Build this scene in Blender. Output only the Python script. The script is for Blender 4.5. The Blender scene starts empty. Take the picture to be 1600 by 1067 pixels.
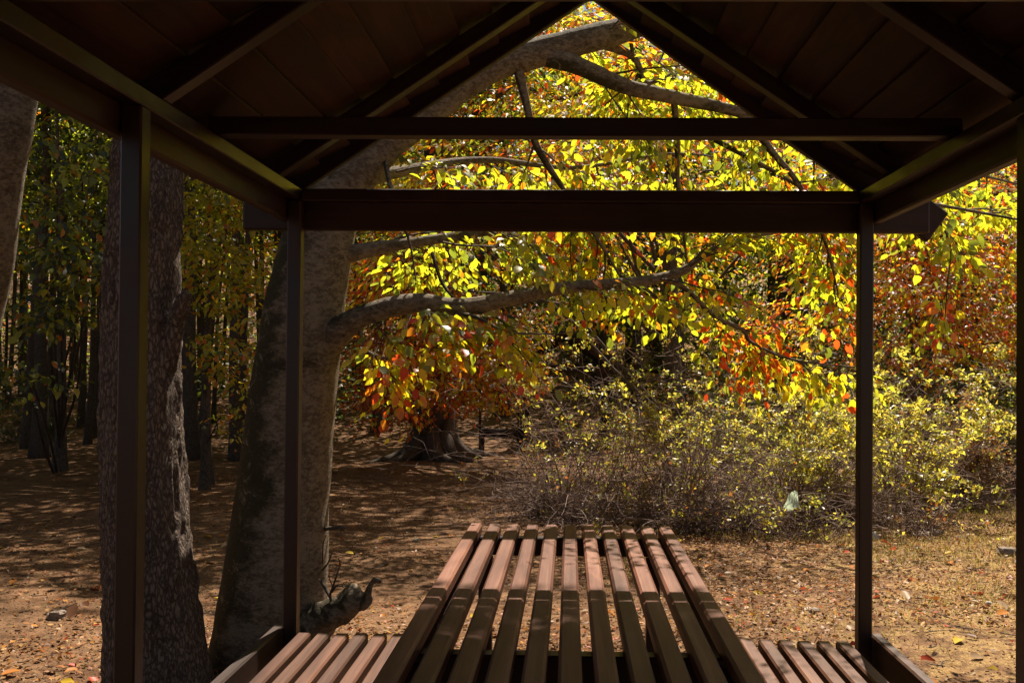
import bpy, math, random
import numpy as np
from mathutils import Vector, Matrix, Euler

random.seed(11)
RNG = np.random.default_rng(11)
sc = bpy.context.scene
COL = sc.collection

# ------------------------------------------------------------------ camera
EYE = Vector((0.0, 0.0, 1.39))
FPX = 1450.0
YAW, PITCH, ROLL = 0.022, 0.012, 0.0085
CAM_R = Matrix.Rotation(YAW, 3, 'Z') @ Matrix.Rotation(math.pi/2 + PITCH, 3, 'X') @ Matrix.Rotation(ROLL, 3, 'Z')
_v = CAM_R.transposed() @ Vector((0, 1, 0))
CX = 890.0 - FPX * _v.x / -_v.z
CY = 565.0 + FPX * _v.y / -_v.z
cam_data = bpy.data.cameras.new("camera")
cam_data.sensor_width = 36.0
cam_data.lens = 36.0 * FPX / 1600.0
cam_data.shift_x = (800.0 - CX) / 1600.0
cam_data.shift_y = (CY - 533.5) / 1600.0
cam_data.clip_start = 0.05
cam_data.clip_end = 600.0
cam = bpy.data.objects.new("camera", cam_data)
cam.matrix_world = Matrix.Translation(EYE) @ CAM_R.to_4x4()
COL.objects.link(cam)
sc.camera = cam

def at(px, py, d):
    """point of the place seen at photo pixel (px, py) at depth d (metres along +Y)"""
    r = CAM_R @ Vector(((px - CX) / FPX, -(py - CY) / FPX, -1.0))
    return EYE + r * (d / r.y)

def project(p):
    q = CAM_R.transposed() @ (Vector(p) - EYE)
    return CX + FPX * q.x / -q.z, CY - FPX * q.y / -q.z

# ------------------------------------------------------------------ sky, sun, exposure
SUN_EL, SUN_AZ = math.radians(58.0), math.radians(12.0)
world = bpy.data.worlds.new("World")
sc.world = world
world.use_nodes = True
wn = world.node_tree
sky = wn.nodes.new("ShaderNodeTexSky")
sky.sky_type = 'NISHITA'
sky.sun_disc = False
sky.sun_elevation = SUN_EL
sky.sun_rotation = SUN_AZ
sky.air_density = 0.6
sky.dust_density = 1.0
sky.ozone_density = 1.6
bg = wn.nodes["Background"]
wn.links.new(sky.outputs[0], bg.inputs[0])
bg.inputs[1].default_value = 0.05
sun_data = bpy.data.lights.new("sun", 'SUN')
sun_data.energy = 5.0
sun_data.angle = math.radians(0.53)
sun_data.color = (1.0, 0.88, 0.72)
sun = bpy.data.objects.new("sun", sun_data)
SDIR = Vector((math.sin(SUN_AZ)*math.cos(SUN_EL), math.cos(SUN_AZ)*math.cos(SUN_EL), math.sin(SUN_EL)))
sun.rotation_euler = SDIR.to_track_quat('Z', 'Y').to_euler()
sun.location = (5, 20, 40)
COL.objects.link(sun)
sc.view_settings.view_transform = 'Standard'
sc.view_settings.look = 'None'
sc.view_settings.gamma = 1.0
sc.view_settings.use_curve_mapping = False
sc.view_settings.exposure = 1.3
sc.render.engine = 'CYCLES'
sc.cycles.max_bounces = 8
sc.cycles.diffuse_bounces = 3
sc.cycles.glossy_bounces = 2
sc.cycles.transmission_bounces = 4
sc.cycles.use_denoising = True

# ------------------------------------------------------------------ numpy noise and terrain
def _hash(ix, iy, iz):
    h = (ix * 374761393 + iy * 668265263 + iz * 2147483647) & 0xffffffff
    h = ((h ^ (h >> 13)) * 1274126177) & 0xffffffff
    return ((h ^ (h >> 16)) & 0xffff) / 65535.0

def vnoise(p):
    p = np.asarray(p, float)
    i = np.floor(p).astype(np.int64); f = p - i
    f = f * f * (3 - 2 * f)
    r = 0
    for dx in (0, 1):
        for dy in (0, 1):
            for dz in (0, 1):
                w = (f[..., 0] if dx else 1 - f[..., 0]) * (f[..., 1] if dy else 1 - f[..., 1]) * (f[..., 2] if dz else 1 - f[..., 2])
                r = r + w * _hash(i[..., 0] + dx, i[..., 1] + dy, i[..., 2] + dz)
    return r

def fbm(p, oct=3):
    p = np.asarray(p, float); a, s, r = 1.0, 0.0, 0
    for _ in range(oct):
        r = r + a * vnoise(p); s += a; a *= 0.5; p = p * 2.03 + 7.1
    return r / s

def sstep(a, b, x):
    t = np.clip((x - a) / (b - a), 0, 1)
    return t * t * (3 - 2 * t)

def terrain(x, y):
    x = np.asarray(x, float); y = np.asarray(y, float)
    x, y = np.broadcast_arrays(x, y)
    z = -0.035 * np.clip(y - 3, 0, 19)
    z = z + 0.10 * np.clip(y - 24, 0, 12) + 0.28 * np.clip(y - 36, 0, 60)
    z = z + 0.16 * np.clip(-x - 24, 0, 60) + 0.16 * np.clip(x - 20, 0, 60)
    p = np.stack([x * 0.55, y * 0.55, np.zeros_like(x)], -1)
    away = sstep(3.4, 6.5, np.hypot(x * 1.3, y - 1.2))
    z = z + away * 0.16 * (fbm(p, 3) - 0.5)
    p = np.stack([x * 3.1, y * 3.1, np.zeros_like(x) + 4], -1)
    z = z + 0.035 * (fbm(p, 3) - 0.5)
    return z

def gz(x, y):
    return float(terrain(x, y))

# ------------------------------------------------------------------ materials
def new_mat(name):
    m = bpy.data.materials.new(name); m.use_nodes = True
    nt = m.node_tree
    return m, nt, nt.nodes["Principled BSDF"]

def nd(nt, typ, **kw):
    n = nt.nodes.new(typ)
    for k, v in kw.items():
        if k in n.inputs.keys(): n.inputs[k].default_value = v
        else: setattr(n, k, v)
    return n

def ramp(nt, fac, stops):
    r = nt.nodes.new("ShaderNodeValToRGB")
    e = r.color_ramp.elements
    e[0].position, e[0].color = stops[0][0], (*stops[0][1], 1)
    e[1].position, e[1].color = stops[-1][0], (*stops[-1][1], 1)
    for p, c in stops[1:-1]:
        x = e.new(p); x.color = (*c, 1)
    nt.links.new(fac, r.inputs[0])
    return r.outputs[0]

def coords(nt, scale, kind='Object', rnd=True):
    tc = nt.nodes.new("ShaderNodeTexCoord")
    src = tc.outputs[kind]
    if rnd:
        oi = nt.nodes.new("ShaderNodeObjectInfo")
        mul = nd(nt, "ShaderNodeMath", operation='MULTIPLY'); mul.inputs[1].default_value = 37.0
        nt.links.new(oi.outputs['Random'], mul.inputs[0])
        add = nd(nt, "ShaderNodeVectorMath", operation='ADD')
        nt.links.new(src, add.inputs[0]); nt.links.new(mul.outputs[0], add.inputs[1])
        src = add.outputs[0]
    mp = nt.nodes.new("ShaderNodeMapping")
    mp.inputs['Scale'].default_value = scale
    nt.links.new(src, mp.inputs[0])
    return mp.outputs[0]

def bump(nt, b, height, strength, dist):
    n = nt.nodes.new("ShaderNodeBump")
    n.inputs['Strength'].default_value = strength
    n.inputs['Distance'].default_value = dist
    nt.links.new(height, n.inputs['Height'])
    nt.links.new(n.outputs[0], b.inputs['Normal'])
    return n

def wood_mat(name, c0, c1, c2, rough=0.55, spec=0.4):
    m, nt, b = new_mat(name)
    v = coords(nt, (38, 1.6, 38))
    n1 = nd(nt, "ShaderNodeTexNoise", Scale=1.0, Detail=6.0, Roughness=0.65, Distortion=0.6)
    nt.links.new(v, n1.inputs['Vector'])
    v2 = coords(nt, (7, 1.1, 7))
    n2 = nd(nt, "ShaderNodeTexNoise", Scale=1.0, Detail=3.0, Distortion=1.2)
    nt.links.new(v2, n2.inputs['Vector'])
    mx = nd(nt, "ShaderNodeMath", operation='MULTIPLY_ADD')
    nt.links.new(n2.outputs[0], mx.inputs[0]); mx.inputs[1].default_value = 0.55
    sc1 = nd(nt, "ShaderNodeMath", operation='MULTIPLY'); sc1.inputs[1].default_value = 0.5
    nt.links.new(n1.outputs[0], sc1.inputs[0]); nt.links.new(sc1.outputs[0], mx.inputs[2])
    c = ramp(nt, mx.outputs[0], [(0.36, c0), (0.52, c1), (0.68, c2)])
    oi = nt.nodes.new("ShaderNodeObjectInfo")
    hsv = nt.nodes.new("ShaderNodeHueSaturation")
    mr = nd(nt, "ShaderNodeMapRange"); mr.inputs['To Min'].default_value = 0.72; mr.inputs['To Max'].default_value = 1.22
    nt.links.new(oi.outputs['Random'], mr.inputs[0]); nt.links.new(mr.outputs[0], hsv.inputs['Value'])
    nt.links.new(c, hsv.inputs['Color'])
    nt.links.new(hsv.outputs[0], b.inputs['Base Color'])
    b.inputs['Roughness'].default_value = rough
    b.inputs['Specular IOR Level'].default_value = spec
    bump(nt, b, n1.outputs[0], 0.35, 0.004)
    return m

def steel_mat(name):
    m, nt, b = new_mat(name)
    v = coords(nt, (6, 2, 6))
    n = nd(nt, "ShaderNodeTexNoise", Scale=2.0, Detail=6.0, Roughness=0.7)
    nt.links.new(v, n.inputs['Vector'])
    c = ramp(nt, n.outputs[0], [(0.3, (0.008, 0.0017, 0.0011)), (0.55, (0.015, 0.0035, 0.0023)), (0.75, (0.032, 0.009, 0.0055))])
    nt.links.new(c, b.inputs['Base Color'])
    r = ramp(nt, n.outputs[0], [(0.3, (0.3, 0.3, 0.3)), (0.7, (0.5, 0.5, 0.5))])
    nt.links.new(r, b.inputs['Roughness'])
    b.inputs['Specular IOR Level'].default_value = 0.38
    bump(nt, b, n.outputs[0], 0.15, 0.003)
    return m

def bark_mat(name, stops, vor=(26, 26, 7), dist=0.02, strength=0.8, moss=None, fine=60, plates=0.45, zs=0.6):
    m, nt, b = new_mat(name)
    v = coords(nt, vor, rnd=False)
    nz = nd(nt, "ShaderNodeTexNoise", Scale=0.6, Detail=4.0)
    nt.links.new(v, nz.inputs['Vector'])
    mixv = nd(nt, "ShaderNodeMix", data_type='VECTOR'); mixv.inputs[0].default_value = 1.0
    wob = nd(nt, "ShaderNodeVectorMath", operation='MULTIPLY_ADD'); wob.inputs[1].default_value = (2.6, 2.6, 2.6)
    nt.links.new(nz.outputs[1], wob.inputs[0]); nt.links.new(v, wob.inputs[2])
    nt.links.new(v, mixv.inputs[4]); nt.links.new(wob.outputs[0], mixv.inputs[5])
    vo = nd(nt, "ShaderNodeTexVoronoi", feature='DISTANCE_TO_EDGE', Scale=1.0, Randomness=1.0)
    nt.links.new(mixv.outputs[1], vo.inputs['Vector'])
    vn = coords(nt, (1, 1, zs), rnd=False)
    n2 = nd(nt, "ShaderNodeTexNoise", Scale=float(fine), Detail=8.0, Roughness=0.75)
    nt.links.new(vn, n2.inputs['Vector'])
    n3 = nd(nt, "ShaderNodeTexNoise", Scale=5.0, Detail=6.0, Roughness=0.7)
    nt.links.new(vn, n3.inputs['Vector'])
    mr = nd(nt, "ShaderNodeMapRange"); mr.inputs['From Max'].default_value = 0.36
    nt.links.new(vo.outputs['Distance'], mr.inputs[0])
    mm = nd(nt, "ShaderNodeMath", operation='MULTIPLY_ADD'); mm.inputs[1].default_value = plates
    nt.links.new(mr.outputs[0], mm.inputs[0])
    m2 = nd(nt, "ShaderNodeMath", operation='MULTIPLY'); m2.inputs[1].default_value = 0.75
    nt.links.new(n2.outputs[0], m2.inputs[0]); nt.links.new(m2.outputs[0], mm.inputs[2])
    m3 = nd(nt, "ShaderNodeMath", operation='MULTIPLY_ADD'); m3.inputs[1].default_value = 0.45
    nt.links.new(n3.outputs[0], m3.inputs[0]); nt.links.new(mm.outputs[0], m3.inputs[2])
    sub = nd(nt, "ShaderNodeMath", operation='SUBTRACT'); sub.inputs[1].default_value = 0.22 - (0.45 - plates)*0.6
    nt.links.new(m3.outputs[0], sub.inputs[0])
    c = ramp(nt, sub.outputs[0], stops)
    if moss:
        n4 = nd(nt, "ShaderNodeTexNoise", Scale=3.2, Detail=7.0, Roughness=0.72)
        nt.links.new(vn, n4.inputs['Vector'])
        f = ramp(nt, n4.outputs[0], [(0.48, (0, 0, 0)), (0.60, (1, 1, 1))])
        tn = nt.nodes.new("ShaderNodeTexCoord"); sx = nt.nodes.new("ShaderNodeSeparateXYZ")
        nt.links.new(tn.outputs['Normal'], sx.inputs[0])
        side = nd(nt, "ShaderNodeMapRange"); side.inputs['From Min'].default_value = 0.25; side.inputs['From Max'].default_value = -0.55
        side.inputs['To Min'].default_value = -0.06; side.inputs['To Max'].default_value = 0.16
        nt.links.new(sx.outputs[0], side.inputs[0])
        ads = nd(nt, "ShaderNodeMath", operation='ADD'); nt.links.new(n4.outputs[0], ads.inputs[0]); nt.links.new(side.outputs[0], ads.inputs[1])
        f = ramp(nt, ads.outputs[0], [(0.50, (0, 0, 0)), (0.62, (0.9, 0.9, 0.9))])
        mx = nd(nt, "ShaderNodeMix", data_type='RGBA')
        nt.links.new(f, mx.inputs[0]); nt.links.new(c, mx.inputs[6]); mx.inputs[7].default_value = (*moss, 1)
        c = mx.outputs[2]
    if moss:
        n5 = nd(nt, "ShaderNodeTexNoise", Scale=11.0, Detail=9.0, Roughness=0.8, Distortion=0.8)
        nt.links.new(coords(nt, (1, 1, 1), rnd=False), n5.inputs['Vector'])
        f5 = ramp(nt, n5.outputs[0], [(0.565, (0, 0, 0)), (0.63, (0.8, 0.8, 0.8))])
        mx5 = nd(nt, "ShaderNodeMix", data_type='RGBA')
        nt.links.new(f5, mx5.inputs[0]); nt.links.new(c, mx5.inputs[6]); mx5.inputs[7].default_value = (0.22, 0.185, 0.130, 1)
        c = mx5.outputs[2]
    nt.links.new(c, b.inputs['Base Color'])
    b.inputs['Roughness'].default_value = 0.85
    b.inputs['Specular IOR Level'].default_value = 0.2
    bump(nt, b, mm.outputs[0], strength, dist)
    return m

def leaf_mat(name, gloss=0.10, trans=0.55):
    m = bpy.data.materials.new(name); m.use_nodes = True
    nt = m.node_tree; nt.nodes.clear()
    out = nt.nodes.new("ShaderNodeOutputMaterial")
    at_ = nt.nodes.new("ShaderNodeAttribute"); at_.attribute_name = "Col"
    d = nt.nodes.new("ShaderNodeBsdfDiffuse"); t = nt.nodes.new("ShaderNodeBsdfTranslucent")
    g = nt.nodes.new("ShaderNodeBsdfGlossy"); g.inputs['Roughness'].default_value = 0.42
    g.inputs['Color'].default_value = (0.9, 0.9, 0.9, 1)
    hs = nt.nodes.new("ShaderNodeHueSaturation"); hs.inputs['Value'].default_value = 0.55
    nt.links.new(at_.outputs['Color'], hs.inputs['Color'])
    nt.links.new(hs.outputs[0], d.inputs[0]); nt.links.new(at_.outputs['Color'], t.inputs[0])
    m1 = nt.nodes.new("ShaderNodeMixShader"); m1.inputs[0].default_value = trans
    nt.links.new(d.outputs[0], m1.inputs[1]); nt.links.new(t.outputs[0], m1.inputs[2])
    m2 = nt.nodes.new("ShaderNodeMixShader"); m2.inputs[0].default_value = gloss
    nt.links.new(m1.outputs[0], m2.inputs[1]); nt.links.new(g.outputs[0], m2.inputs[2])
    nt.links.new(m2.outputs[0], out.inputs[0])
    return m

def plain_mat(name, c0, c1, scale=8, rough=0.85, bstr=0.4, bd=0.01):
    m, nt, b = new_mat(name)
    v = coords(nt, (1, 1, 1))
    n = nd(nt, "ShaderNodeTexNoise", Scale=float(scale), Detail=6.0, Roughness=0.7)
    nt.links.new(v, n.inputs['Vector'])
    nt.links.new(ramp(nt, n.outputs[0], [(0.35, c0), (0.65, c1)]), b.inputs['Base Color'])
    b.inputs['Roughness'].default_value = rough
    b.inputs['Specular IOR Level'].default_value = 0.25
    bump(nt, b, n.outputs[0], bstr, bd)
    return m

def dirt_mat():
    m, nt, b = new_mat("trodden_dirt")
    v = coords(nt, (1, 1, 1), rnd=False)
    def noise(s, det=6.0, r=0.65):
        n = nd(nt, "ShaderNodeTexNoise", Scale=s, Detail=det, Roughness=r); nt.links.new(v, n.inputs['Vector']); return n.outputs[0]
    big, mid, fine, grit = noise(0.35), noise(2.2), noise(14.0, 8.0, 0.75), noise(90.0, 4.0, 0.7)
    c = ramp(nt, mid, [(0.3, (0.095, 0.052, 0.028)), (0.5, (0.19, 0.112, 0.064)), (0.7, (0.29, 0.180, 0.105))])
    f2 = ramp(nt, fine, [(0.34, (0.42, 0.39, 0.37)), (0.62, (1.22, 1.18, 1.14))])
    mx = nd(nt, "ShaderNodeMix", data_type='RGBA', blend_type='MULTIPLY'); mx.inputs[0].default_value = 0.85
    nt.links.new(c, mx.inputs[6]); nt.links.new(f2, mx.inputs[7])
    g2 = ramp(nt, grit, [(0.38, (0.38, 0.34, 0.32)), (0.58, (1.2, 1.18, 1.15))])
    mx2 = nd(nt, "ShaderNodeMix", data_type='RGBA', blend_type='MULTIPLY'); mx2.inputs[0].default_value = 0.7
    nt.links.new(mx.outputs[2], mx2.inputs[6]); nt.links.new(g2, mx2.inputs[7])
    # litter tint: rusty leaf crumbs lying in drifts
    vo = nd(nt, "ShaderNodeTexVoronoi", Scale=22.0); nt.links.new(v, vo.inputs['Vector'])
    lit = ramp(nt, vo.outputs['Color'], [(0.2, (0.07, 0.030, 0.015)), (0.5, (0.20, 0.085, 0.035)), (0.8, (0.30, 0.19, 0.10))])
    fac = ramp(nt, big, [(0.46, (0, 0, 0)), (0.62, (0.6, 0.6, 0.6))])
    mx3 = nd(nt, "ShaderNodeMix", data_type='RGBA')
    nt.links.new(fac, mx3.inputs[0]); nt.links.new(mx2.outputs[2], mx3.inputs[6]); nt.links.new(lit, mx3.inputs[7])
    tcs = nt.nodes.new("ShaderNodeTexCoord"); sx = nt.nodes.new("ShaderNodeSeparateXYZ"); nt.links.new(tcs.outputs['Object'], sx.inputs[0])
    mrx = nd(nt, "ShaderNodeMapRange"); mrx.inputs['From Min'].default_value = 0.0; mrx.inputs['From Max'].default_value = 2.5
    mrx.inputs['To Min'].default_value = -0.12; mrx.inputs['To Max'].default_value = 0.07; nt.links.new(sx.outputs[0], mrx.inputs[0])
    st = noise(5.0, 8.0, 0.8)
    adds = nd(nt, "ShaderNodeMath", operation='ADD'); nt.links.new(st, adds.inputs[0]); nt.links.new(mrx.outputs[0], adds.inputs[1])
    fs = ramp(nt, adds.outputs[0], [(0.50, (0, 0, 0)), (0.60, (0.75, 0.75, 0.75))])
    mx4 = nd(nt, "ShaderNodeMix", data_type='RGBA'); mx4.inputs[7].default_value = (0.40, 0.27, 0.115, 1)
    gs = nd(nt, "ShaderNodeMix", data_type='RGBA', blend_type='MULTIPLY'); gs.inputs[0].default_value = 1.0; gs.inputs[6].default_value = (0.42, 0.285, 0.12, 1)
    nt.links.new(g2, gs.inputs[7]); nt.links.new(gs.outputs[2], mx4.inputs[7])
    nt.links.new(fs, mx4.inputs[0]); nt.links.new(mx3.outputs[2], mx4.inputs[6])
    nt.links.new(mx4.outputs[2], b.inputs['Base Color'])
    b.inputs['Roughness'].default_value = 0.95
    b.inputs['Specular IOR Level'].default_value = 0.1
    ad = nd(nt, "ShaderNodeMath", operation='ADD'); nt.links.new(fine, ad.inputs[0]); nt.links.new(grit, ad.inputs[1])
    bump(nt, b, ad.outputs[0], 0.7, 0.03)
    return m

M = dict(
    roof=wood_mat("dark_roof_wood", (0.012, 0.0028, 0.0012), (0.027, 0.0070, 0.0030), (0.054, 0.0155, 0.0062), 0.65, 0.25),
    fascia=wood_mat("dark_fascia_wood", (0.010, 0.0028, 0.0014), (0.019, 0.0055, 0.0028), (0.034, 0.011, 0.0055), 0.5, 0.3),
    table=wood_mat("stained_slat_wood", (0.055, 0.0205, 0.0125), (0.122, 0.0500, 0.032), (0.205, 0.098, 0.066), 0.5, 0.22),
    bench=wood_mat("stained_bench_wood", (0.036, 0.0135, 0.007), (0.080, 0.0325, 0.019), (0.145, 0.068, 0.042), 0.5, 0.28),
    rail=wood_mat('dark_rail_wood', (0.014, 0.005, 0.003), (0.03, 0.012, 0.007), (0.06, 0.026, 0.016), 0.5, 0.4),
    steel=steel_mat("brown_painted_steel"),
    rough=bark_mat("rough_bark", [(0.2, (0.022, 0.015, 0.011)), (0.5, (0.10, 0.07, 0.052)), (0.75, (0.27, 0.205, 0.165))], (60, 60, 22), 0.03, 1.0, None, 90, 0.38),
    smooth=bark_mat("grey_beech_bark", [(0.34, (0.014, 0.009, 0.006)), (0.46, (0.055, 0.039, 0.026)), (0.58, (0.115, 0.088, 0.060)), (0.70, (0.23, 0.185, 0.135))], (40, 40, 60), 0.018, 0.9, (0.030, 0.026, 0.010), 34, 0.06, 1.9),
    dark=bark_mat("dark_forest_bark", [(0.2, (0.018, 0.013, 0.010)), (0.5, (0.055, 0.042, 0.032)), (0.78, (0.12, 0.095, 0.075))], (40, 40, 14), 0.02, 0.7, None, 50, 0.25),
    twig=plain_mat("twig_bark", (0.045, 0.03, 0.022), (0.11, 0.08, 0.06), 30),
    cane=plain_mat("dry_cane", (0.10, 0.062, 0.048), (0.28, 0.20, 0.165), 20),
    leaf=leaf_mat("beech_leaf", 0.045, 0.78),
    small=leaf_mat("small_leaf", 0.05, 0.62),
    dry=leaf_mat("dry_leaf", 0.015, 0.12),
    grass=leaf_mat("dry_grass", 0.04, 0.4),
    scrap=leaf_mat("pale_green_film", 0.15, 0.4),
    stone=plain_mat("field_stone", (0.12, 0.09, 0.07), (0.30, 0.25, 0.21), 9, 0.9, 0.7, 0.02),
    pale=plain_mat("pale_stone", (0.28, 0.25, 0.22), (0.5, 0.47, 0.43), 9, 0.9, 0.7, 0.02),
    stick=plain_mat("weathered_branch", (0.16, 0.11, 0.08), (0.42, 0.33, 0.26), 14, 0.8, 0.6, 0.01),
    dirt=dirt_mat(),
)

# ------------------------------------------------------------------ object helpers
WORLD = {}
def tag(o, label=None, cat=None, group=None, kind=None):
    if label: o["label"] = label
    if cat: o["category"] = cat
    if group: o["group"] = group
    if kind: o["kind"] = kind
    return o

def empty(name, loc, label, cat, group=None):
    o = bpy.data.objects.new(name, None)
    o.empty_display_size = 0.2
    o.location = loc
    COL.objects.link(o)
    WORLD[o] = Vector(loc)
    return tag(o, label, cat, group)

def link(name, me, parent=None, loc=(0, 0, 0), rot=(0, 0, 0), scale=None):
    """link mesh at WORLD location loc; child positions are made relative to the parent"""
    o = bpy.data.objects.new(name, me)
    w = Vector(loc)
    if parent is not None:
        o.parent = parent
        o.location = w - WORLD[parent]
    else:
        o.location = w
    o.rotation_euler = rot
    if scale: o.scale = scale
    WORLD[o] = w
    COL.objects.link(o)
    return o

class MB:
    """collects triangle / quad batches (numpy) and links them as one mesh"""
    def __init__(s):
        s.v, s.t, s.q, s.c, s.n = [], [], [], [], 0
    def add(s, verts, tris=None, quads=None, col=None):
        verts = np.asarray(verts, np.float64).reshape(-1, 3)
        if tris is not None and len(tris): s.t.append(np.asarray(tris, np.int64).reshape(-1, 3) + s.n)
        if quads is not None and len(quads): s.q.append(np.asarray(quads, np.int64).reshape(-1, 4) + s.n)
        s.v.append(verts)
        if col is not None: s.c.append(np.asarray(col, np.float64).reshape(-1, 3))
        s.n += len(verts)
    def mesh(s, name, mat, origin=(0, 0, 0), smooth=True):
        v = np.concatenate(s.v) - np.asarray(origin, float)
        t = np.concatenate(s.t) if s.t else np.zeros((0, 3), np.int64)
        q = np.concatenate(s.q) if s.q else np.zeros((0, 4), np.int64)
        me = bpy.data.meshes.new(name)
        me.vertices.add(len(v)); me.vertices.foreach_set("co", v.astype(np.float32).ravel())
        loops = np.concatenate([t.ravel(), q.ravel()]).astype(np.int32)
        me.loops.add(len(loops)); me.loops.foreach_set("vertex_index", loops)
        me.polygons.add(len(t) + len(q))
        st = np.concatenate([np.arange(len(t)) * 3, len(t) * 3 + np.arange(len(q)) * 4]).astype(np.int32)
        me.polygons.foreach_set("loop_start", st)
        me.polygons.foreach_set("use_smooth", np.full(len(st), smooth, bool))
        me.update(calc_edges=True)
        if s.c:
            c = np.concatenate(s.c)
            a = me.color_attributes.new("Col", 'FLOAT_COLOR', 'POINT')
            a.data.foreach_set("color", np.concatenate([c, np.ones((len(c), 1))], 1).astype(np.float32).ravel())
        me.materials.append(mat)
        return me
    def build(s, name, mat, parent=None, origin=None, smooth=True):
        o = Vector(origin) if origin is not None else (WORLD[parent] if parent is not None else Vector((0, 0, 0)))
        return link(name, s.mesh(name, mat, o, smooth), parent, o)

# chamfered bar along local Y, sizes shared
_bars = {}
def bar_mesh(w, h, L, ch, mat, cuts=1):
    key = (round(w, 4), round(h, 4), round(L, 4), ch, mat.name)
    if key in _bars: return _bars[key]
    a, b = w/2, h/2
    pr = [(-a+ch, -b), (a-ch, -b), (a, -b+ch), (a, b-ch), (a-ch, b), (-a+ch, b), (-a, b-ch), (-a, -b+ch)]
    k = 0.7
    ys = [(-L/2, k), (-L/2 + ch, 1), (L/2 - ch, 1), (L/2, k)]
    v = []
    for y, s_ in ys:
        sx = (a - ch * (1 - s_) * 2.2) / a; sz = (b - ch * (1 - s_) * 2.2) / b
        v += [(x * sx, y, z * sz) for x, z in pr]
    f = []
    for r in range(3):
        for i in range(8):
            j = (i + 1) % 8
            f.append((r*8+i, r*8+j, (r+1)*8+j, (r+1)*8+i))
    f = [tuple(reversed(x)) for x in f]
    f.append(tuple(range(8))); f.append(tuple(reversed(range(24, 32))))
    me = bpy.data.meshes.new("bar"); me.from_pydata(v, [], f); me.materials.append(mat)
    me.update()
    _bars[key] = me
    return me

def bar(name, parent, mat, size, loc, rot=(0, 0, 0), ch=0.004):
    return link(name, bar_mesh(size[0], size[1], size[2], ch, mat), parent, loc, rot)

def catmull(pts, n):
    pts = np.asarray(pts, float)
    P = np.concatenate([[2*pts[0]-pts[1]], pts, [2*pts[-1]-pts[-2]]])
    out = []
    for i in range(len(pts) - 1):
        p0, p1, p2, p3 = P[i:i+4]
        for k in range(n):
            t = k / n
            out.append(0.5*((2*p1)+(-p0+p2)*t+(2*p0-5*p1+4*p2-p3)*t*t+(-p0+3*p1-3*p2+p3)*t**3))
    out.append(pts[-1])
    return np.array(out)

def tube(mb, pts, radii, segs=8, sub=1, noise=0.0, nscale=3.0, flare=None, col=None, cap=True):
    """tapered tube along points; noise roughens the radius; flare(h, theta) multiplies it"""
    pts = np.asarray(pts, float); radii = np.asarray(radii, float)
    if sub > 1:
        pr = catmull(np.concatenate([pts, radii[:, None]], 1), sub) if pts.shape[1] == 3 else None
        pts, radii = pr[:, :3], np.maximum(pr[:, 3], 0.0008)
    n = len(pts)
    tan = np.gradient(pts, axis=0); tan /= np.linalg.norm(tan, axis=1, keepdims=True) + 1e-9
    up = np.array([0, 0, 1.0]) if abs(tan[0][2]) < 0.9 else np.array([1.0, 0, 0])
    u = np.cross(up, tan[0]); u /= np.linalg.norm(u)
    U = np.zeros((n, 3)); 
    for i in range(n):
        u = u - tan[i] * np.dot(u, tan[i]); u /= np.linalg.norm(u) + 1e-9; U[i] = u
    V = np.cross(tan, U)
    th = np.arange(segs) * 2 * math.pi / segs
    ring = U[:, None, :] * np.cos(th)[None, :, None] + V[:, None, :] * np.sin(th)[None, :, None]
    R = np.repeat(radii[:, None], segs, 1)
    if flare is not None:
        R = R * flare(pts[:, 2][:, None] - pts[0, 2], np.arctan2(ring[..., 1], ring[..., 0]))
    if noise:
        q = pts[:, None, :] + ring * R[..., None]
        R = R * (1 + noise * (fbm(q * nscale + 31.7, 4) - 0.5) * 2)
    v = pts[:, None, :] + ring * R[..., None]
    idx = np.arange(n * segs).reshape(n, segs)
    a, b = idx[:-1], np.roll(idx, -1, 1)[:-1]
    c, d = np.roll(idx, -1, 1)[1:], idx[1:]
    quads = np.stack([a, b, c, d], -1).reshape(-1, 4)
    vv = v.reshape(-1, 3)
    tris = None
    if cap:
        vv = np.concatenate([vv, [pts[-1] + tan[-1] * radii[-1] * 0.4, pts[0]]])
        e = idx[-1]; s0 = idx[0]
        tris = np.concatenate([np.stack([e, np.roll(e, -1), np.full(segs, n*segs)], -1),
                               np.stack([np.roll(s0, -1), s0, np.full(segs, n*segs+1)], -1)])
    mb.add(vv, tris, quads, None if col is None else np.tile(col, (len(vv), 1)))

# ------------------------------------------------------------------ leaves
LV_NEAR = np.array([(0, 0, 0), (.34, 0, -.015), (.70, 0, -.04), (1, 0, -.13),
                    (.26, .27, .05), (.66, .27, .015), (.26, -.27, .05), (.66, -.27, .015)], float)
LT_NEAR = np.array([(0, 1, 4), (1, 5, 4), (1, 2, 5), (2, 3, 5), (0, 6, 1), (1, 6, 7), (1, 7, 2), (2, 7, 3)])
LV_FAR = np.array([(0, 0, 0), (.48, .31, .05), (1, 0, -.06), (.48, -.31, .05)], float)
LT_FAR = np.array([(0, 2, 1), (0, 3, 2)])

def rot_from(x, nrm):
    """(N,3) leaf direction and rough normal -> (N,3,3) matrices whose columns are x, y, z"""
    x = x / (np.linalg.norm(x, axis=-1, keepdims=True) + 1e-9)
    y = np.cross(nrm, x); y /= np.linalg.norm(y, axis=-1, keepdims=True) + 1e-9
    z = np.cross(x, y)
    return np.stack([x, y, z], -1)

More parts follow.
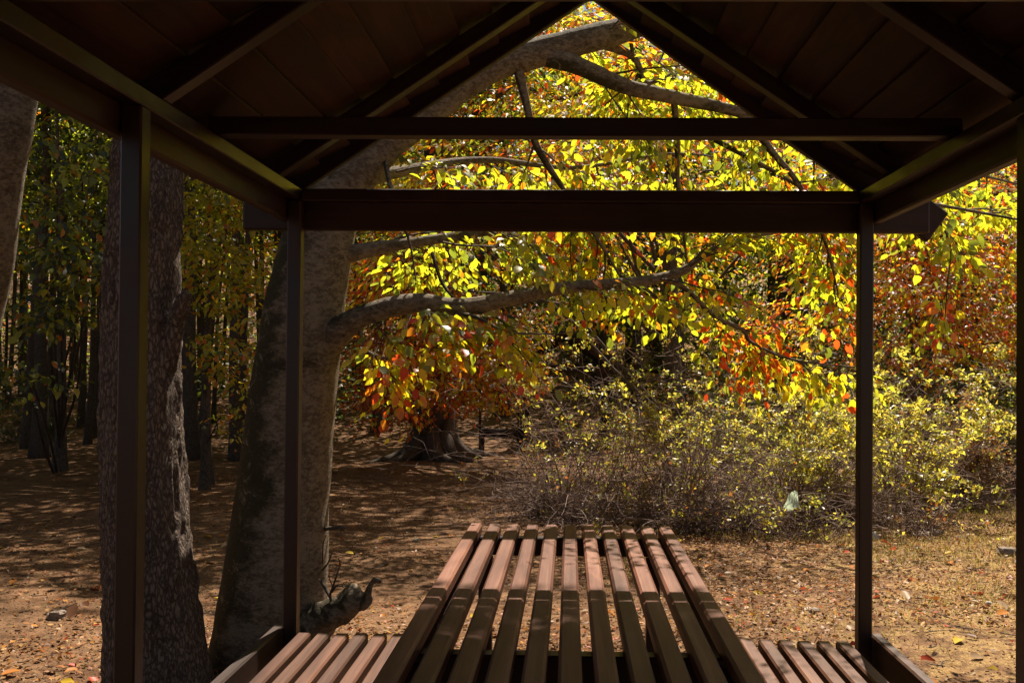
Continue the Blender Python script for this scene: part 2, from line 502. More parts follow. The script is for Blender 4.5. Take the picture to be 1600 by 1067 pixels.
def put_leaves(mb, pos, R, size, col, near):
    V, T = (LV_NEAR, LT_NEAR) if near else (LV_FAR, LT_FAR)
    n = len(pos)
    if n == 0: return
    bend = RNG.uniform(0.2, 1.8, n)
    tv = np.repeat(V[None], n, 0).copy()
    tv[..., 2] *= bend[:, None]
    tv[..., 2] -= RNG.uniform(-.10, .42, n)[:, None] * V[None, :, 0]**2
    tv[..., 2] += RNG.normal(0, .22, n)[:, None] * V[None, :, 0] * V[None, :, 1]
    tv[..., 1] *= RNG.uniform(0.8, 1.2, n)[:, None]
    v = np.einsum('nij,nvj->nvi', R, tv) * size[:, None, None] + pos[:, None, :]
    t = T[None] + (np.arange(n) * len(V))[:, None, None]
    c = np.repeat(col[:, None, :], len(V), 1)
    mb.add(v.reshape(-1, 3), t.reshape(-1, 3), None, c.reshape(-1, 3))

YG, YE, OR, RD, GR, BR, DG = [np.array(c) for c in (
    (0.52, 0.54, 0.020), (0.86, 0.66, 0.018), (0.80, 0.27, 0.012), (0.68, 0.085, 0.010),
    (0.22, 0.26, 0.02), (0.34, 0.13, 0.03), (0.055, 0.075, 0.018))]

def pick_cols(n, weights, jitter=0.22):
    """weights: list of (colour, weight)"""
    w = np.stack([np.broadcast_to(np.asarray(x[1], float), (n,)) for x in weights], 1)
    w = np.cumsum(w / w.sum(1, keepdims=True), 1)
    cs = np.array([x[0] for x in weights])
    k = np.minimum((RNG.random((n, 1)) > w).sum(1), len(cs) - 1)
    c = cs[k]
    return np.clip(c * (1 + RNG.uniform(-jitter, jitter, (n, 1))) * (1 + RNG.uniform(-.08, .08, (n, 3))), 0, 0.95)

def spray_leaves(n_leaves=16, L=0.5):
    """local leaf frames of one flat spray along +x: positions, directions, normals"""
    t = np.linspace(0.12, 1.0, n_leaves)
    side = np.where(np.arange(n_leaves) % 2 == 0, 1.0, -1.0)
    reach = 0.22 * np.sin(t * 2.6) * RNG.uniform(0.2, 1.0, n_leaves) * (L / 0.5)
    pos = np.stack([t * L, side * reach, -0.10 * t**2 * L + RNG.normal(0, .02, n_leaves)], -1)
    ang = side * RNG.uniform(0.4, 1.2, n_leaves) * (1 - 0.6 * t**4)
    dirs = np.stack([np.cos(ang), np.sin(ang), RNG.uniform(-0.85, 0.12, n_leaves)], -1)
    nr = np.stack([RNG.normal(0, .35, n_leaves), RNG.normal(0, .35, n_leaves), np.ones(n_leaves)], -1)
    return pos, dirs, nr

_SP = {}
def sprays(mb, centers, headings, leaf, cols_of, near=False, n_leaves=16, L=0.5, gather=None, tilt=0.35):
    """a flat leafy spray at every centre, pointing along its heading (unit vectors)"""
    key = (n_leaves, L)
    if key not in _SP: _SP[key] = [spray_leaves(n_leaves, L) for _ in range(10)]
    centers = np.asarray(centers, float); N = len(centers)
    h = headings / (np.linalg.norm(headings, axis=1, keepdims=True) + 1e-9)
    nrm = np.stack([RNG.normal(0, tilt, N), RNG.normal(0, tilt, N), np.ones(N)], -1)
    R = rot_from(h, nrm)
    k = RNG.integers(0, 10, N)
    lp = np.stack([_SP[key][i][0] for i in k]); ld = np.stack([_SP[key][i][1] for i in k]); ln = np.stack([_SP[key][i][2] for i in k])
    s = RNG.uniform(0.75, 1.25, N)
    pos = np.einsum('nij,nlj->nli', R, lp) * s[:, None, None] + centers[:, None, :]
    dr = np.einsum('nij,nlj->nli', R, ld); nn = np.einsum('nij,nlj->nli', R, ln)
    cc = np.repeat(centers, n_leaves, 0); col = cols_of(cc, len(cc))
    pos = pos.reshape(-1, 3); LR = rot_from(dr.reshape(-1, 3), nn.reshape(-1, 3))
    size = leaf * RNG.uniform(0.5, 1.32, len(pos))
    if gather is not None: gather.append((pos, LR, size, col))
    else: put_leaves(mb, pos, LR, size, col, near)

def in_ellipsoid(n, c, r, shell=0.35):
    d = RNG.normal(0, 1, (n, 3)); d /= np.linalg.norm(d, axis=1, keepdims=True)
    rad = RNG.uniform(shell**3, 1, n) ** (1/3)
    return np.asarray(c) + d * rad[:, None] * np.asarray(r)

# ================================================================== SETTING: ground
def grade(a, b, dense_a, dense_b, step, far):
    inner = np.arange(dense_a, dense_b + 1e-6, step)
    left = dense_a - np.geomspace(step, dense_a - a, far)[::-1] if a < dense_a else []
    right = dense_b + np.geomspace(step, b - dense_b, far) if b > dense_b else []
    return np.concatenate([left, inner, right])
gx = grade(-160, 160, -9, 10, 0.11, 46)
gy = grade(-60, 190, 2.5, 16, 0.11, 60)
X, Y = np.meshgrid(gx, gy)
Z = terrain(X, Y)
mb = MB()
ny, nx = X.shape
idx = np.arange(nx * ny).reshape(ny, nx)
mb.add(np.stack([X, Y, Z], -1).reshape(-1, 3), None,
       np.stack([idx[:-1, :-1], idx[:-1, 1:], idx[1:, 1:], idx[1:, :-1]], -1).reshape(-1, 4))
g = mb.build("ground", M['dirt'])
tag(g, "bare brown dirt clearing strewn with fallen leaves", kind="structure")

# ================================================================== SHELTER
SLOPE = math.atan(0.675)
RX = 0.045                                      # ridge line
XL, XR = -0.938, 0.993                          # inner faces of the posts
E = EYE.z
def make_shelter():
    root = empty("picnic_shelter", (RX, 1.2, 0), "dark brown open timber and steel shelter with pitched roof around the slatted table", "shelter")
    S, F = M['steel'], M['fascia']
    beam_z = E + 0.553
    for y in (3.222, 2.022, 0.80, -0.42, -1.64):
        for x in (XL - 0.0235, XR + 0.0235):
            if y == 2.022 and x > 0: y = 2.066
            zz = -0.15
            bar("post", root, S, (0.047, 0.047, beam_z - zz), (x, y, (beam_z + zz)/2), (math.pi/2, 0, 0), 0.004)
    for x in (XL - 0.0235, XR + 0.0235):
        bar("eave_beam", root, S, (0.047, 0.041, 5.05), (x, 0.80, beam_z + 0.0205), (0, 0, 0), 0.003)
    for x, s in ((XL - 0.047, -1), (XR + 0.047, 1)):
        bar("side_board", root, F, (0.036, 0.135, 5.0), (x + s*0.021, 0.80, E + 0.4875 + 0.0675), (0, 0, 0), 0.006)
    wx = XR - XL
    for y in (3.222, -1.64):
        bar("end_beam", root, S, (0.047, 0.042, wx - 0.004), (RX - 0.017, y, beam_z + 0.0195), (0, 0, math.pi/2), 0.003)
        s = 1 if y > 0 else -1
        bar("end_board", root, F, (0.036, 0.118, 2.42), (RX, y + s*0.060, E + 0.459 + 0.059), (0, 0, math.pi/2), 0.006)
    for y in (2.467, 1.508, 0.55, -0.41):
        bar("tie_beam", root, S, (0.05, 0.049, wx + 0.06), (RX - 0.017, y, E + 0.5945 + 0.0255), (0, 0, math.pi/2), 0.003)
    # rafters: 50 mm tubes from the ridge out past the eave beams
    rl = 1.27
    base = E + 0.596
    ap = base + (RX - XL) * math.tan(SLOPE)      # rafter underside height at the ridge
    for y in (2.99, 2.13, 1.27, 0.41, -0.45, -1.31):
        for s in (-1, 1):
            cx = RX + s * (rl/2) * math.cos(SLOPE)
            cz = ap - (rl/2) * math.sin(SLOPE) + 0.026/math.cos(SLOPE)
            # bar length runs along local Y: turn it to run down the slope
            rot = Matrix.Rotation(s*SLOPE, 4, 'Y') @ Matrix.Rotation(-math.pi/2, 4, 'Z')
            bar("rafter", root, S, (0.048, 0.05, rl - 0.05), (cx + s*0.02, y, cz - 0.0135), rot.to_euler(), 0.003)
    # lapped roof boards running along the ridge, each row two lengths butted over a rafter
    under = ap + 0.052/math.cos(SLOPE) + 0.004
    bw, pitch, th = 0.158, 0.128, 0.017
    for s in (-1, 1):
        for k in range(10):
            u = 0.055 + k * pitch
            lift = 0.010 + th*0.5 + (0.003 if k % 2 else 0.0)
            x = RX + s * (u * math.cos(SLOPE) + lift * math.sin(SLOPE))
            z = under - u * math.sin(SLOPE) + lift * math.cos(SLOPE)
            cutp = random.choice([2.13, 1.27, 0.41, 1.27, 0.41])
            for y0, y1 in ((-1.78, cutp - 0.002), (cutp + 0.002, 3.285)):
                L = y1 - y0
                bar("roof_board", root, M['roof'], (bw, th, round(L, 3)), (x, (y0+y1)/2, z + random.uniform(-.002, .002)),
                    (random.uniform(-.0012, .0012), s*(SLOPE - 0.115) + random.uniform(-.012, .012), 0), 0.003)
    for y in (3.312, -1.81):
        for s in (-1, 1):
            bl = 1.40 if s < 0 else 1.475
            # outer bargeboards, 126 mm deep
            u = bl/2
            SB = SLOPE + (0.035 if s > 0 else 0.0)
            zc = E + 1.299 - u * math.sin(SB) + 0.063 * math.cos(SLOPE)
            xc = RX + 0.02 + s * (u * math.cos(SB) + 0.063 * math.sin(SB))
            rot = Matrix.Rotation(s*SB, 4, 'Y') @ Matrix.Rotation(-math.pi/2, 4, 'Z')
            bar("bargeboard", root, F, (0.03, 0.126, bl), (xc + (0.0 if s < 0 else 0.002), y + 0.001*s, zc), rot.to_euler(), 0.004)
    for s in (-1, 1):
        bar("ridge_cap", root, F, (0.15, 0.014, 5.12), (RX + s*0.060, 0.75, under + 0.022 - 0.004*s), (0, s*SLOPE, 0), 0.003)
    # bolts on the end tie, small but visible as pale streaks
    return root
shelter = make_shelter()

# ================================================================== TABLE
TZ = 0.748
def make_table():
    root = empty("picnic_table", (0.006, 2.5, 0), "long slatted wooden table with sunlit far end under the shelter", "table")
    x0, x1, y0, y1 = -0.391, 0.404, 1.35, 3.68
    n = 11
    p = (x1 - x0 - 0.050) / (n - 1)
    for i in range(n):
        x = x0 + 0.025 + i * p
        L = y1 - y0
        bar("slat", root, M['table'], (0.0485 + 0.001*(i % 3), 0.042, L), (x, (y0+y1)/2 + random.uniform(-.004, .004), TZ - 0.021 + random.uniform(-.0015, .0015)),
            (random.uniform(-.0004, .0004), random.uniform(-.012, .012), random.uniform(-.0015, .0015)), 0.007)
    zt = TZ - 0.0425
    for y in (3.635, 2.19, 1.42):
        bar("crossbar", root, M['steel'], (0.045, 0.07, x1 - x0 - 0.012), (0.0065, y, zt - 0.035), (0, 0, math.pi/2), 0.004)
    for x in (x0 + 0.03, x1 - 0.03):
        bar("side_bar", root, M['steel'], (0.04, 0.05, 2.05), (x, 2.515, zt - 0.0455), (0, 0, 0), 0.004)
    for y in (3.40, 1.60):
        for x in (-0.30, 0.31):
            bar("leg", root, M['steel'], (0.05, 0.05, zt - 0.02), (x, y, (zt + 0.02)/2 - 0.03), (math.pi/2, 0, 0), 0.004)
        bar("stretcher", root, M['steel'], (0.04, 0.04, 0.56), (0.005, y, 0.25), (0, 0, math.pi/2), 0.004)
    return root
make_table()

# ================================================================== BENCHES
BZ = 0.452
def make_bench(xs, side, label):
    cx = (xs[0] + xs[-1]) / 2
    root = empty("slatted_bench", (cx, 2.2, 0), label, "bench", "slatted benches either side of the table")
    y0, y1 = 1.15, 3.19
    for x in xs:
        bar("slat", root, M['bench'], (0.047, 0.040, y1 - y0), (x, (y0+y1)/2 + random.uniform(-.004, .004), BZ - 0.020 + random.uniform(-.002, .002)),
            (0, random.uniform(-.012, .012), random.uniform(-.0015, .0015)), 0.006)
    w = abs(xs[-1] - xs[0]) + 0.05
    for y in (3.17, 2.2, 1.25):
        bar("crossbar", root, M['steel'], (0.045, 0.05, w), (cx, y, BZ - 0.0405 - 0.026), (0, 0, math.pi/2), 0.004)
    ox = (XL - 0.047 - 0.024) if side < 0 else (XR + 0.047 + 0.024)
    bar("side_rail", root, M['rail'], (0.038, 0.11, y1 - y0 + 0.05), (ox, (y0+y1)/2 + 0.03, BZ - 0.045), (0, 0, 0), 0.006)
    for y in (3.10, 1.30):
        for x in (xs[0], xs[-1]):
            bar("leg", root, M['steel'], (0.042, 0.042, BZ - 0.09 + 0.04), (x, y, (BZ - 0.09 - 0.04)/2), (math.pi/2, 0, 0), 0.004)
    return root
make_bench([-0.905 + i*0.0655 for i in range(7)], -1, "dark slatted bench to the left of the table, beside the leaning trunk")
make_bench([0.935 - i*0.0655 for i in range(7)], 1, "slatted bench to the right of the table, beside the open ground")

# ================================================================== FAR SHELTER (copies of the same parts)
def copy_tree(root, loc, name, label, skip=()):
    r = root.copy(); COL.objects.link(r); r.location = loc; r.name = name; r["label"] = label
    WORLD[r] = Vector(loc)
    for ch in list(root.children):
        if any(ch.name.startswith(s) for s in skip): continue
        c = ch.copy(); COL.objects.link(c); c.parent = r
    return r
far_s = copy_tree(shelter, (-0.12, 23.4, gz(-0.12, 22) - 0.02), "picnic_shelter", "distant dark shelter half hidden behind the central shrub")
fx, fy = -1.45, 20.2
fb = empty("wooden_bench", (fx, fy, gz(fx, fy)), "small dark bench standing in shade beside the distant shelter", "bench")
fz = gz(fx, fy)
for i in range(4):
    bar("slat", fb, M['fascia'], (0.085, 0.04, 1.0), (fx, fy - 0.15 + 0.1*i, fz + 0.46), (0, 0.10, math.pi/2 - 0.25), 0.006)
bar("apron", fb, M['steel'], (0.04, 0.13, 1.0), (fx, fy - 0.21, fz + 0.375), (0, 0, math.pi/2 - 0.25), 0.005)
for dx in (-0.42, 0.42):
    for dy in (-0.15, 0.17):
        bar("leg", fb, M['steel'], (0.05, 0.05, 0.5), (fx + dx, fy + dy + dx*0.25, fz + 0.2), (math.pi/2, 0, 0), 0.004)
bar("post", fb, M['steel'], (0.05, 0.05, 1.0), (fx - 0.46, fy - 0.3, fz + 0.45), (math.pi/2, 0, 0), 0.004)

# ================================================================== MAIN BEECH
tb = Vector(at(428, 1060, 4.4)); tb.z = gz(tb.x, tb.y)
beech = empty("beech_tree", tb, "leaning grey mossy beech with long low limb and yellow leaves behind the left rear post", "tree")
def limb_pts(spec):
    return np.array([at(a, b, c) for a, b, c, r in spec]), np.array([s[3] for s in spec])
trunk_spec = [(424, 1120, 4.42, .27), (426, 1030, 4.42, .262), (430, 900, 4.42, .237), (446, 740, 4.45, .212), (458, 620, 4.48, .203),
              (474, 500, 4.52, .193), (490, 400, 4.56, .180), (512, 315, 4.62, .158), (528, 240, 4.75, .135), (520, 100, 4.95, .12),
              (490, -150, 5.2, .105), (470, -500, 5.5, .085), (520, -900, 5.8, .06), (560, -1250, 6.0, .03)]
p, r = limb_pts(trunk_spec)
p[0, 2] = tb.z - 0.25
mb = MB()
def flare(h, th):
    e = np.exp(-np.clip(h - 0.2, 0, None) / 0.22)
    return 1 + e * (0.10 + 0.12 * np.cos(3*th + 1.0) + 0.07 * np.cos(5*th))
tube(mb, p, r, 56, 16, 0.07, 3.2, flare)
mb.build("trunk", M['smooth'], beech)
LIMBS = dict(
    upper=[(505, 340, 4.62, .12), (545, 285, 4.60, .115), (605, 222, 4.62, .098), (690, 157, 4.68, .082), (770, 104, 4.74, .080), (850, 80, 4.80, .074),
           (925, 60, 4.86, .072), (1000, 38, 4.95, .064), (1110, -20, 5.1, .050), (1230, -120, 5.3, .03), (1330, -220, 5.5, .015)],
    low=[(484, 560, 4.55, .125), (524, 522, 4.46, .074), (560, 497, 4.42, .054), (610, 480, 4.42, .050), (660, 473, 4.44, .045), (720, 480, 4.5, .043), (800, 466, 4.6, .037),
         (880, 450, 4.7, .032), (1000, 440, 4.85, .028), (1065, 424, 4.92, .024), (1098, 400, 4.97, .018), (1150, 380, 5.05, .013), (1240, 352, 5.2, .008)],
    mid=[(500, 405, 4.56, .07), (545, 397, 4.56, .045), (600, 386, 4.64, .034), (660, 377, 4.72, .027), (760, 362, 4.82, .022), (880, 340, 5.0, .017), (1010, 325, 5.2, .011), (1130, 330, 5.3, .006)],
    fork=[(850, 84, 4.80, .06), (905, 104, 4.80, .046), (980, 136, 4.84, .041), (1050, 152, 4.9, .036), (1165, 180, 5.0, .028), (1255, 236, 5.1, .019), (1345, 305, 5.15, .014), (1450, 318, 5.1, .010), (1600, 345, 5.05, .006)],
    hang=[(806, 96, 4.75, .03), (822, 160, 4.8, .022), (836, 222, 4.85, .020), (858, 262, 4.9, .018), (890, 310, 4.9, .012), (950, 400, 5.0, .008), (990, 470, 5.1, .004)],
    drop=[(1165, 180, 5.0, .026), (1205, 236, 5.05, .020), (1250, 292, 5.1, .014), (1290, 380, 5.15, .009), (1310, 460, 5.2, .004)],
    pale=[(1030, 432, 4.9, .016), (1072, 452, 5.0, .014), (1112, 490, 5.05, .013), (1160, 516, 5.1, .012), (1176, 536, 5.1, .009), (1240, 562, 5.15, .007), (1335, 574, 5.2, .004)],
    under=[(700, 486, 4.48, .012), (745, 496, 4.42, .010), (765, 506, 4.40, .009), (790, 518, 4.38, .007), (850, 522, 4.40, .004), (905, 518, 4.42, .002)],
    under2=[(560, 505, 4.42, .010), (566, 530, 4.40, .008), (578, 552, 4.40, .006), (620, 560, 4.42, .004), (672, 552, 4.45, .002)],
    high=[(925, 60, 4.86, .04), (990, 90, 5.1, .02), (1010, 130, 5.2, .014), (1060, 110, 5.4, .008)],
    droop=[(1450, 318, 5.1, .008), (1484, 380, 5.0, .005), (1480, 450, 5.0, .004), (1474, 530, 5.0, .002)],
    right=[(1255, 236, 5.1, .015), (1360, 240, 5.3, .012), (1480, 262, 5.4, .009), (1640, 300, 5.5, .005)],
    vert=[(1052, 150, 4.9, .020), (1058, 215, 5.1, .016), (1060, 300, 5.2, .012), (1075, 420, 5.3, .005)],
    cross=[(1090, 205, 5.4, .016), (1180, 252, 5.3, .014), (1262, 300, 5.3, .008), (1300, 330, 5.3, .004)],
    fine1=[(985, 60, 5.0, .012), (992, 95, 5.1, .010), (1012, 112, 5.2, .008), (1034, 90, 5.3, .006), (1040, 60, 5.3, .004)],
    fine2=[(600, 225, 4.6, .016), (604, 262, 4.55, .013), (615, 310, 4.5, .010), (640, 380, 4.5, .006), (650, 440, 4.5, .003)],
    fine3=[(675, 395, 4.6, .010), (690, 440, 4.55, .009), (712, 470, 4.5, .006)],
    up=[(540, 290, 4.62, .05), (640, 265, 4.9, .03), (760, 250, 5.3, .02), (900, 262, 5.7, .013), (1060, 240, 6.0, .008), (1200, 262, 6.2, .004)],
)
LP = {}
for key, spec in LIMBS.items():
    p, r = limb_pts(spec)
    mb = MB()
    tube(mb, p, r, 20 if r[1] > .03 else 9, 8, 0.10 if r[1] > .03 else 0.05, 9.0)
    mb.build("limb" if r[1] > 0.02 else "branch", M['smooth'], beech)
    LP[key] = catmull(p, 10)
# broken low stub at the foot of the trunk, with its hooked end and dead twigs
stub = MB()
p, r = limb_pts([(470, 990, 4.35, .14), (505, 968, 4.28, .075), (535, 950, 4.22, .062), (556, 938, 4.18, .055), (566, 935, 4.16, .040)])
tube(stub, p, r, 26, 9, 0.42, 16.0)
p, r = limb_pts([(560, 944, 4.17, .035), (572, 940, 4.15, .026), (576, 925, 4.14, .016), (580, 912, 4.14, .012), (588, 906, 4.14, .014), (595, 909, 4.14, .010)])
tube(stub, p, r, 12, 7, 0.35, 34.0)
p, r = limb_pts([(530, 950, 4.24, .05), (545, 930, 4.22, .045), (558, 922, 4.20, .030)])
tube(stub, p, r, 16, 7, 0.5, 24.0)
so = stub.build("broken_limb", M['smooth'], beech)
dead = MB()
for spec in ([(500, 905, 4.3, .008), (515, 930, 4.22, .010), (523, 950, 4.2, .009), (528, 958, 4.2, .006)],
             [(515, 930, 4.22, .006), (524, 905, 4.2, .004), (531, 880, 4.2, .003), (528, 872, 4.2, .002)],
             [(518, 925, 4.22, .005), (526, 915, 4.2, .004), (540, 918, 4.18, .002)],
             [(504, 890, 4.35, .006), (512, 880, 4.3, .004), (518, 865, 4.28, .003), (517, 862, 4.28, .002)],
             [(504, 880, 4.35, .004), (505, 850, 4.3, .003), (510, 835, 4.3, .002)],
             [(522, 920, 4.2, .003), (514, 900, 4.2, .002), (520, 885, 4.2, .001)],
             [(508, 826, 4.4, .012), (528, 824, 4.35, .010), (538, 826, 4.34, .012)]):
    p, r = limb_pts(spec); tube(dead, p, r, 6, 5, 0.1, 30.0)
dead.build("dead_twig", M['twig'], so)

# leafy twigs: level 1 from the limbs, level 2 sprays along them
def beech_cols(c, n):
    q = fbm(c * [1.6, 1.2, 1.9] + [0, 0, 3], 2)
    red = 0.03 + 0.8 * sstep(0.56, 0.70, q)
    low = 1 - sstep(1.35, 1.62, c[:, 2])
    low = low * np.where(c[:, 0] < 0.25, 1.0, 0.45)
    tip = np.clip(1 - np.hypot(c[:, 0] - 0.98, (c[:, 2] - 1.55)*1.3)/.30, 0, 1) + np.clip(1 - np.hypot(c[:, 0] - 1.72, (c[:, 2] - 1.66)*1.3)/.36, 0, 1) \
        + np.clip(1 - np.hypot(c[:, 0] + 0.0, (c[:, 2] - 1.42)*1.3)/.28, 0, 1)
    w_or = 0.03 + red * 0.35 + 0.28 * low + 1.2 * tip
    w_rd = red * 0.30 + 0.10 * low + 2.2 * tip
    w_ye = 0.28 + 0.70 * low
    w_yg = 1.25 * (1 - 0.75 * low)
    return pick_cols(n, [(YG, w_yg), (YE, w_ye), (OR, w_or), (RD, w_rd), (GR, 0.60 * (1 - .7*low))], 0.30)

gath, twigs = [], MB()
SPEC = dict(upper=(0.55, 7, 0.55), low=(0.16, 30, 0.46), mid=(0.18, 14, 0.6), fork=(0.12, 15, 0.45), hang=(0.3, 11, 0.5), drop=(0.15, 7, 0.35),
            pale=(0.30, 8, 0.24), under=(0.4, 4, 0.16), under2=(0.2, 3, 0.2), high=(0.2, 12, 0.6), droop=(0.25, 2, 0.12), right=(0.1, 7, 0.35), up=(0.1, 9, 0.6))
for key, (t0, cnt, ln) in SPEC.items():
    P = LP[key]; n = len(P)
    cs, hs = [], []
    for k in range(cnt):
        t = t0 + (1 - t0) * (k + random.random()) / cnt
        i = min(int(t * (n - 1)), n - 2)
        o = P[i]
        if key == 'low' and o[0] < .14 and random.random() < (.66 if o[0] > -.42 else .42): continue
        tg = P[i+1] - P[i]; tg = tg / np.linalg.norm(tg)
        side = np.cross(tg, [0, 0, 1]); side /= np.linalg.norm(side) + 1e-6
        s = (1 if side[1] > 0 else -1) * (1 if random.random() < 0.8 else -1)
        d = tg * random.uniform(0.35, 1.0) + side * s * random.uniform(0.15, 1.0) + np.array([0, 0, random.uniform(-0.6, 0.5)])
        if key in ('under', 'under2') and random.random() < 0.5: d[2] = -abs(d[2]) - 0.15
        if key == 'low' and o[0] < 0.12:
            d = tg*random.uniform(.5, 1.0) - np.array([0, random.uniform(.1, .7), 0]); d[2] = random.uniform(-.75, -.15)
        d /= np.linalg.norm(d)
        L = ln * random.uniform(0.55, 1.2) * (0.7 if key == 'low' and o[0] < 0.12 else 1)
        m_ = 5
        q = [o]
        dd = d.copy()
        for j in range(m_):
            dd = dd + np.array([random.gauss(0, .14), random.gauss(0, .14), random.gauss(-0.06, .10)]); dd /= np.linalg.norm(dd)
            q.append(q[-1] + dd * L / m_)
        q = np.array(q)
        lim = 1.45 if q[-1][0] < -.45 else 1.58 if q[-1][0] < .1 else 1.70 if q[-1][0] < 1.0 else 1.62 if q[-1][0] < 1.65 else 2.08
        if q[-1][2] < lim and key not in ('under', 'under2', 'droop', 'pale'):
            drop_ = lim - q[0][2]
            q[:, 2] = q[0][2] + (q[:, 2] - q[0][2]) * (drop_ / (q[-1][2] - q[0][2]) if drop_ < -.02 else -.4)
        if key in ('low', 'under') and -.40 < q[-1][0] < .34 and q[-1][2] < 1.74 and random.random() < .8: continue
        tube(twigs, q, np.linspace(0.0065, 0.0018, m_ + 1) * (0.7 + 0.6 * L), 4, 2, cap=False)
        for j in range(1, m_ + 1):
            for s2 in ((-1, 1) if j < m_ else (0,)):
                if j == 1 and random.random() < 0.6: continue
                dj = q[j] - q[j-1]; dj /= np.linalg.norm(dj)
                sd = np.cross(dj, [0, 0, 1]); sd /= np.linalg.norm(sd) + 1e-6
                h = dj * 0.9 + sd * s2 * random.uniform(0.5, 1.1) + np.array([0, 0, random.uniform(-0.45, 0.15)])
                cs.append(q[j]); hs.append(h)
                e = q[j] + h / np.linalg.norm(h) * 0.2
                tube(twigs, np.array([q[j], (q[j]+e)/2 + [0, 0, .008], e]), [.0024, .0018, .001], 3, cap=False)
    sprays(None, np.array(cs), np.array(hs), 0.056, beech_cols, True, 9, 0.25, gather=gath, tilt=0.28)
# upper crown out of frame, over the left of the shelter
cs = np.concatenate([in_ellipsoid(130, (-1.9, 5.3, 6.3), (1.4, 1.2, 1.5)), in_ellipsoid(90, (-2.6, 5.2, 8.0), (1.6, 1.5, 1.2))])
# unseen boughs added in a sheet along the sun rays to shade the table
zz = RNG.uniform(4.6, 7.2, 130)
c2 = np.stack([RNG.uniform(-.75, .75, 130) + .21/1.0*(zz - .75)*.62, 2.14 + RNG.normal(0, .10, 130) + (zz - .75)/1.636, zz], -1)
cs = np.concatenate([cs, c2])
hs = cs - np.array([-1.5, 5.3, 5.0]); hs[:, 2] *= 0.3
up = MB()
sprays(up, cs, hs, 0.09, lambda c, n: pick_cols(n, [(YG, 1), (GR, .6), (YE, .4)]), False, 18, 0.7)
tag(up.build("crown", M['leaf'], beech), kind="stuff")
tag(twigs.build("fine_twig", M['twig'], beech), kind="stuff")
pos = np.concatenate([x[0] for x in gath]); LR = np.concatenate([x[1] for x in gath])
size = np.concatenate([x[2] for x in gath]); col = np.concatenate([x[3] for x in gath])
# the 300 leaves that show largest are single parts; the rest one mass
pp = np.array([project(x) for x in pos])
openv = ((pp[:, 1] > 372) & (pp[:, 1] < 640) & (pp[:, 0] > 560) & (pp[:, 0] < 1590)) | ((pp[:, 1] > 228) & (pp[:, 1] < 285) & (abs(pp[:, 0] - 915) < 300)) | ((pp[:, 1] > 20) & (pp[:, 1] < 175) & (abs(pp[:, 0] - 920) < (pp[:, 1] + 5) * 1.2))
openv &= ~((pp[:, 0] > 1322) & (pp[:, 0] < 1372))
score = np.where(openv, size / pos[:, 1] * np.abs(LR[:, 1, 2]).clip(.3, 1), 0)
best = np.argsort(-score)[:300]
rest = np.ones(len(pos), bool); rest[best] = False
mb = MB(); put_leaves(mb, pos[rest], LR[rest], size[rest], col[rest], True)
tag(mb.build("foliage", M['leaf'], beech), kind="stuff")
leaf_me = {}
for i in best:
    kk = tuple(np.round(col[i] * 8).astype(int))
    if kk not in leaf_me:
        m1 = MB(); m1.add(LV_NEAR * [1, 1, random.uniform(.4, 1.6)], LT_NEAR, None, np.tile(col[i], (8, 1)))
        leaf_me[kk] = m1.mesh("leaf", M['leaf'])
    o = link("leaf", leaf_me[kk], beech, pos[i])
    o.rotation_euler = Matrix(LR[i].tolist()).to_euler()
    o.scale = (size[i],) * 3
print("main beech leaves", len(pos))

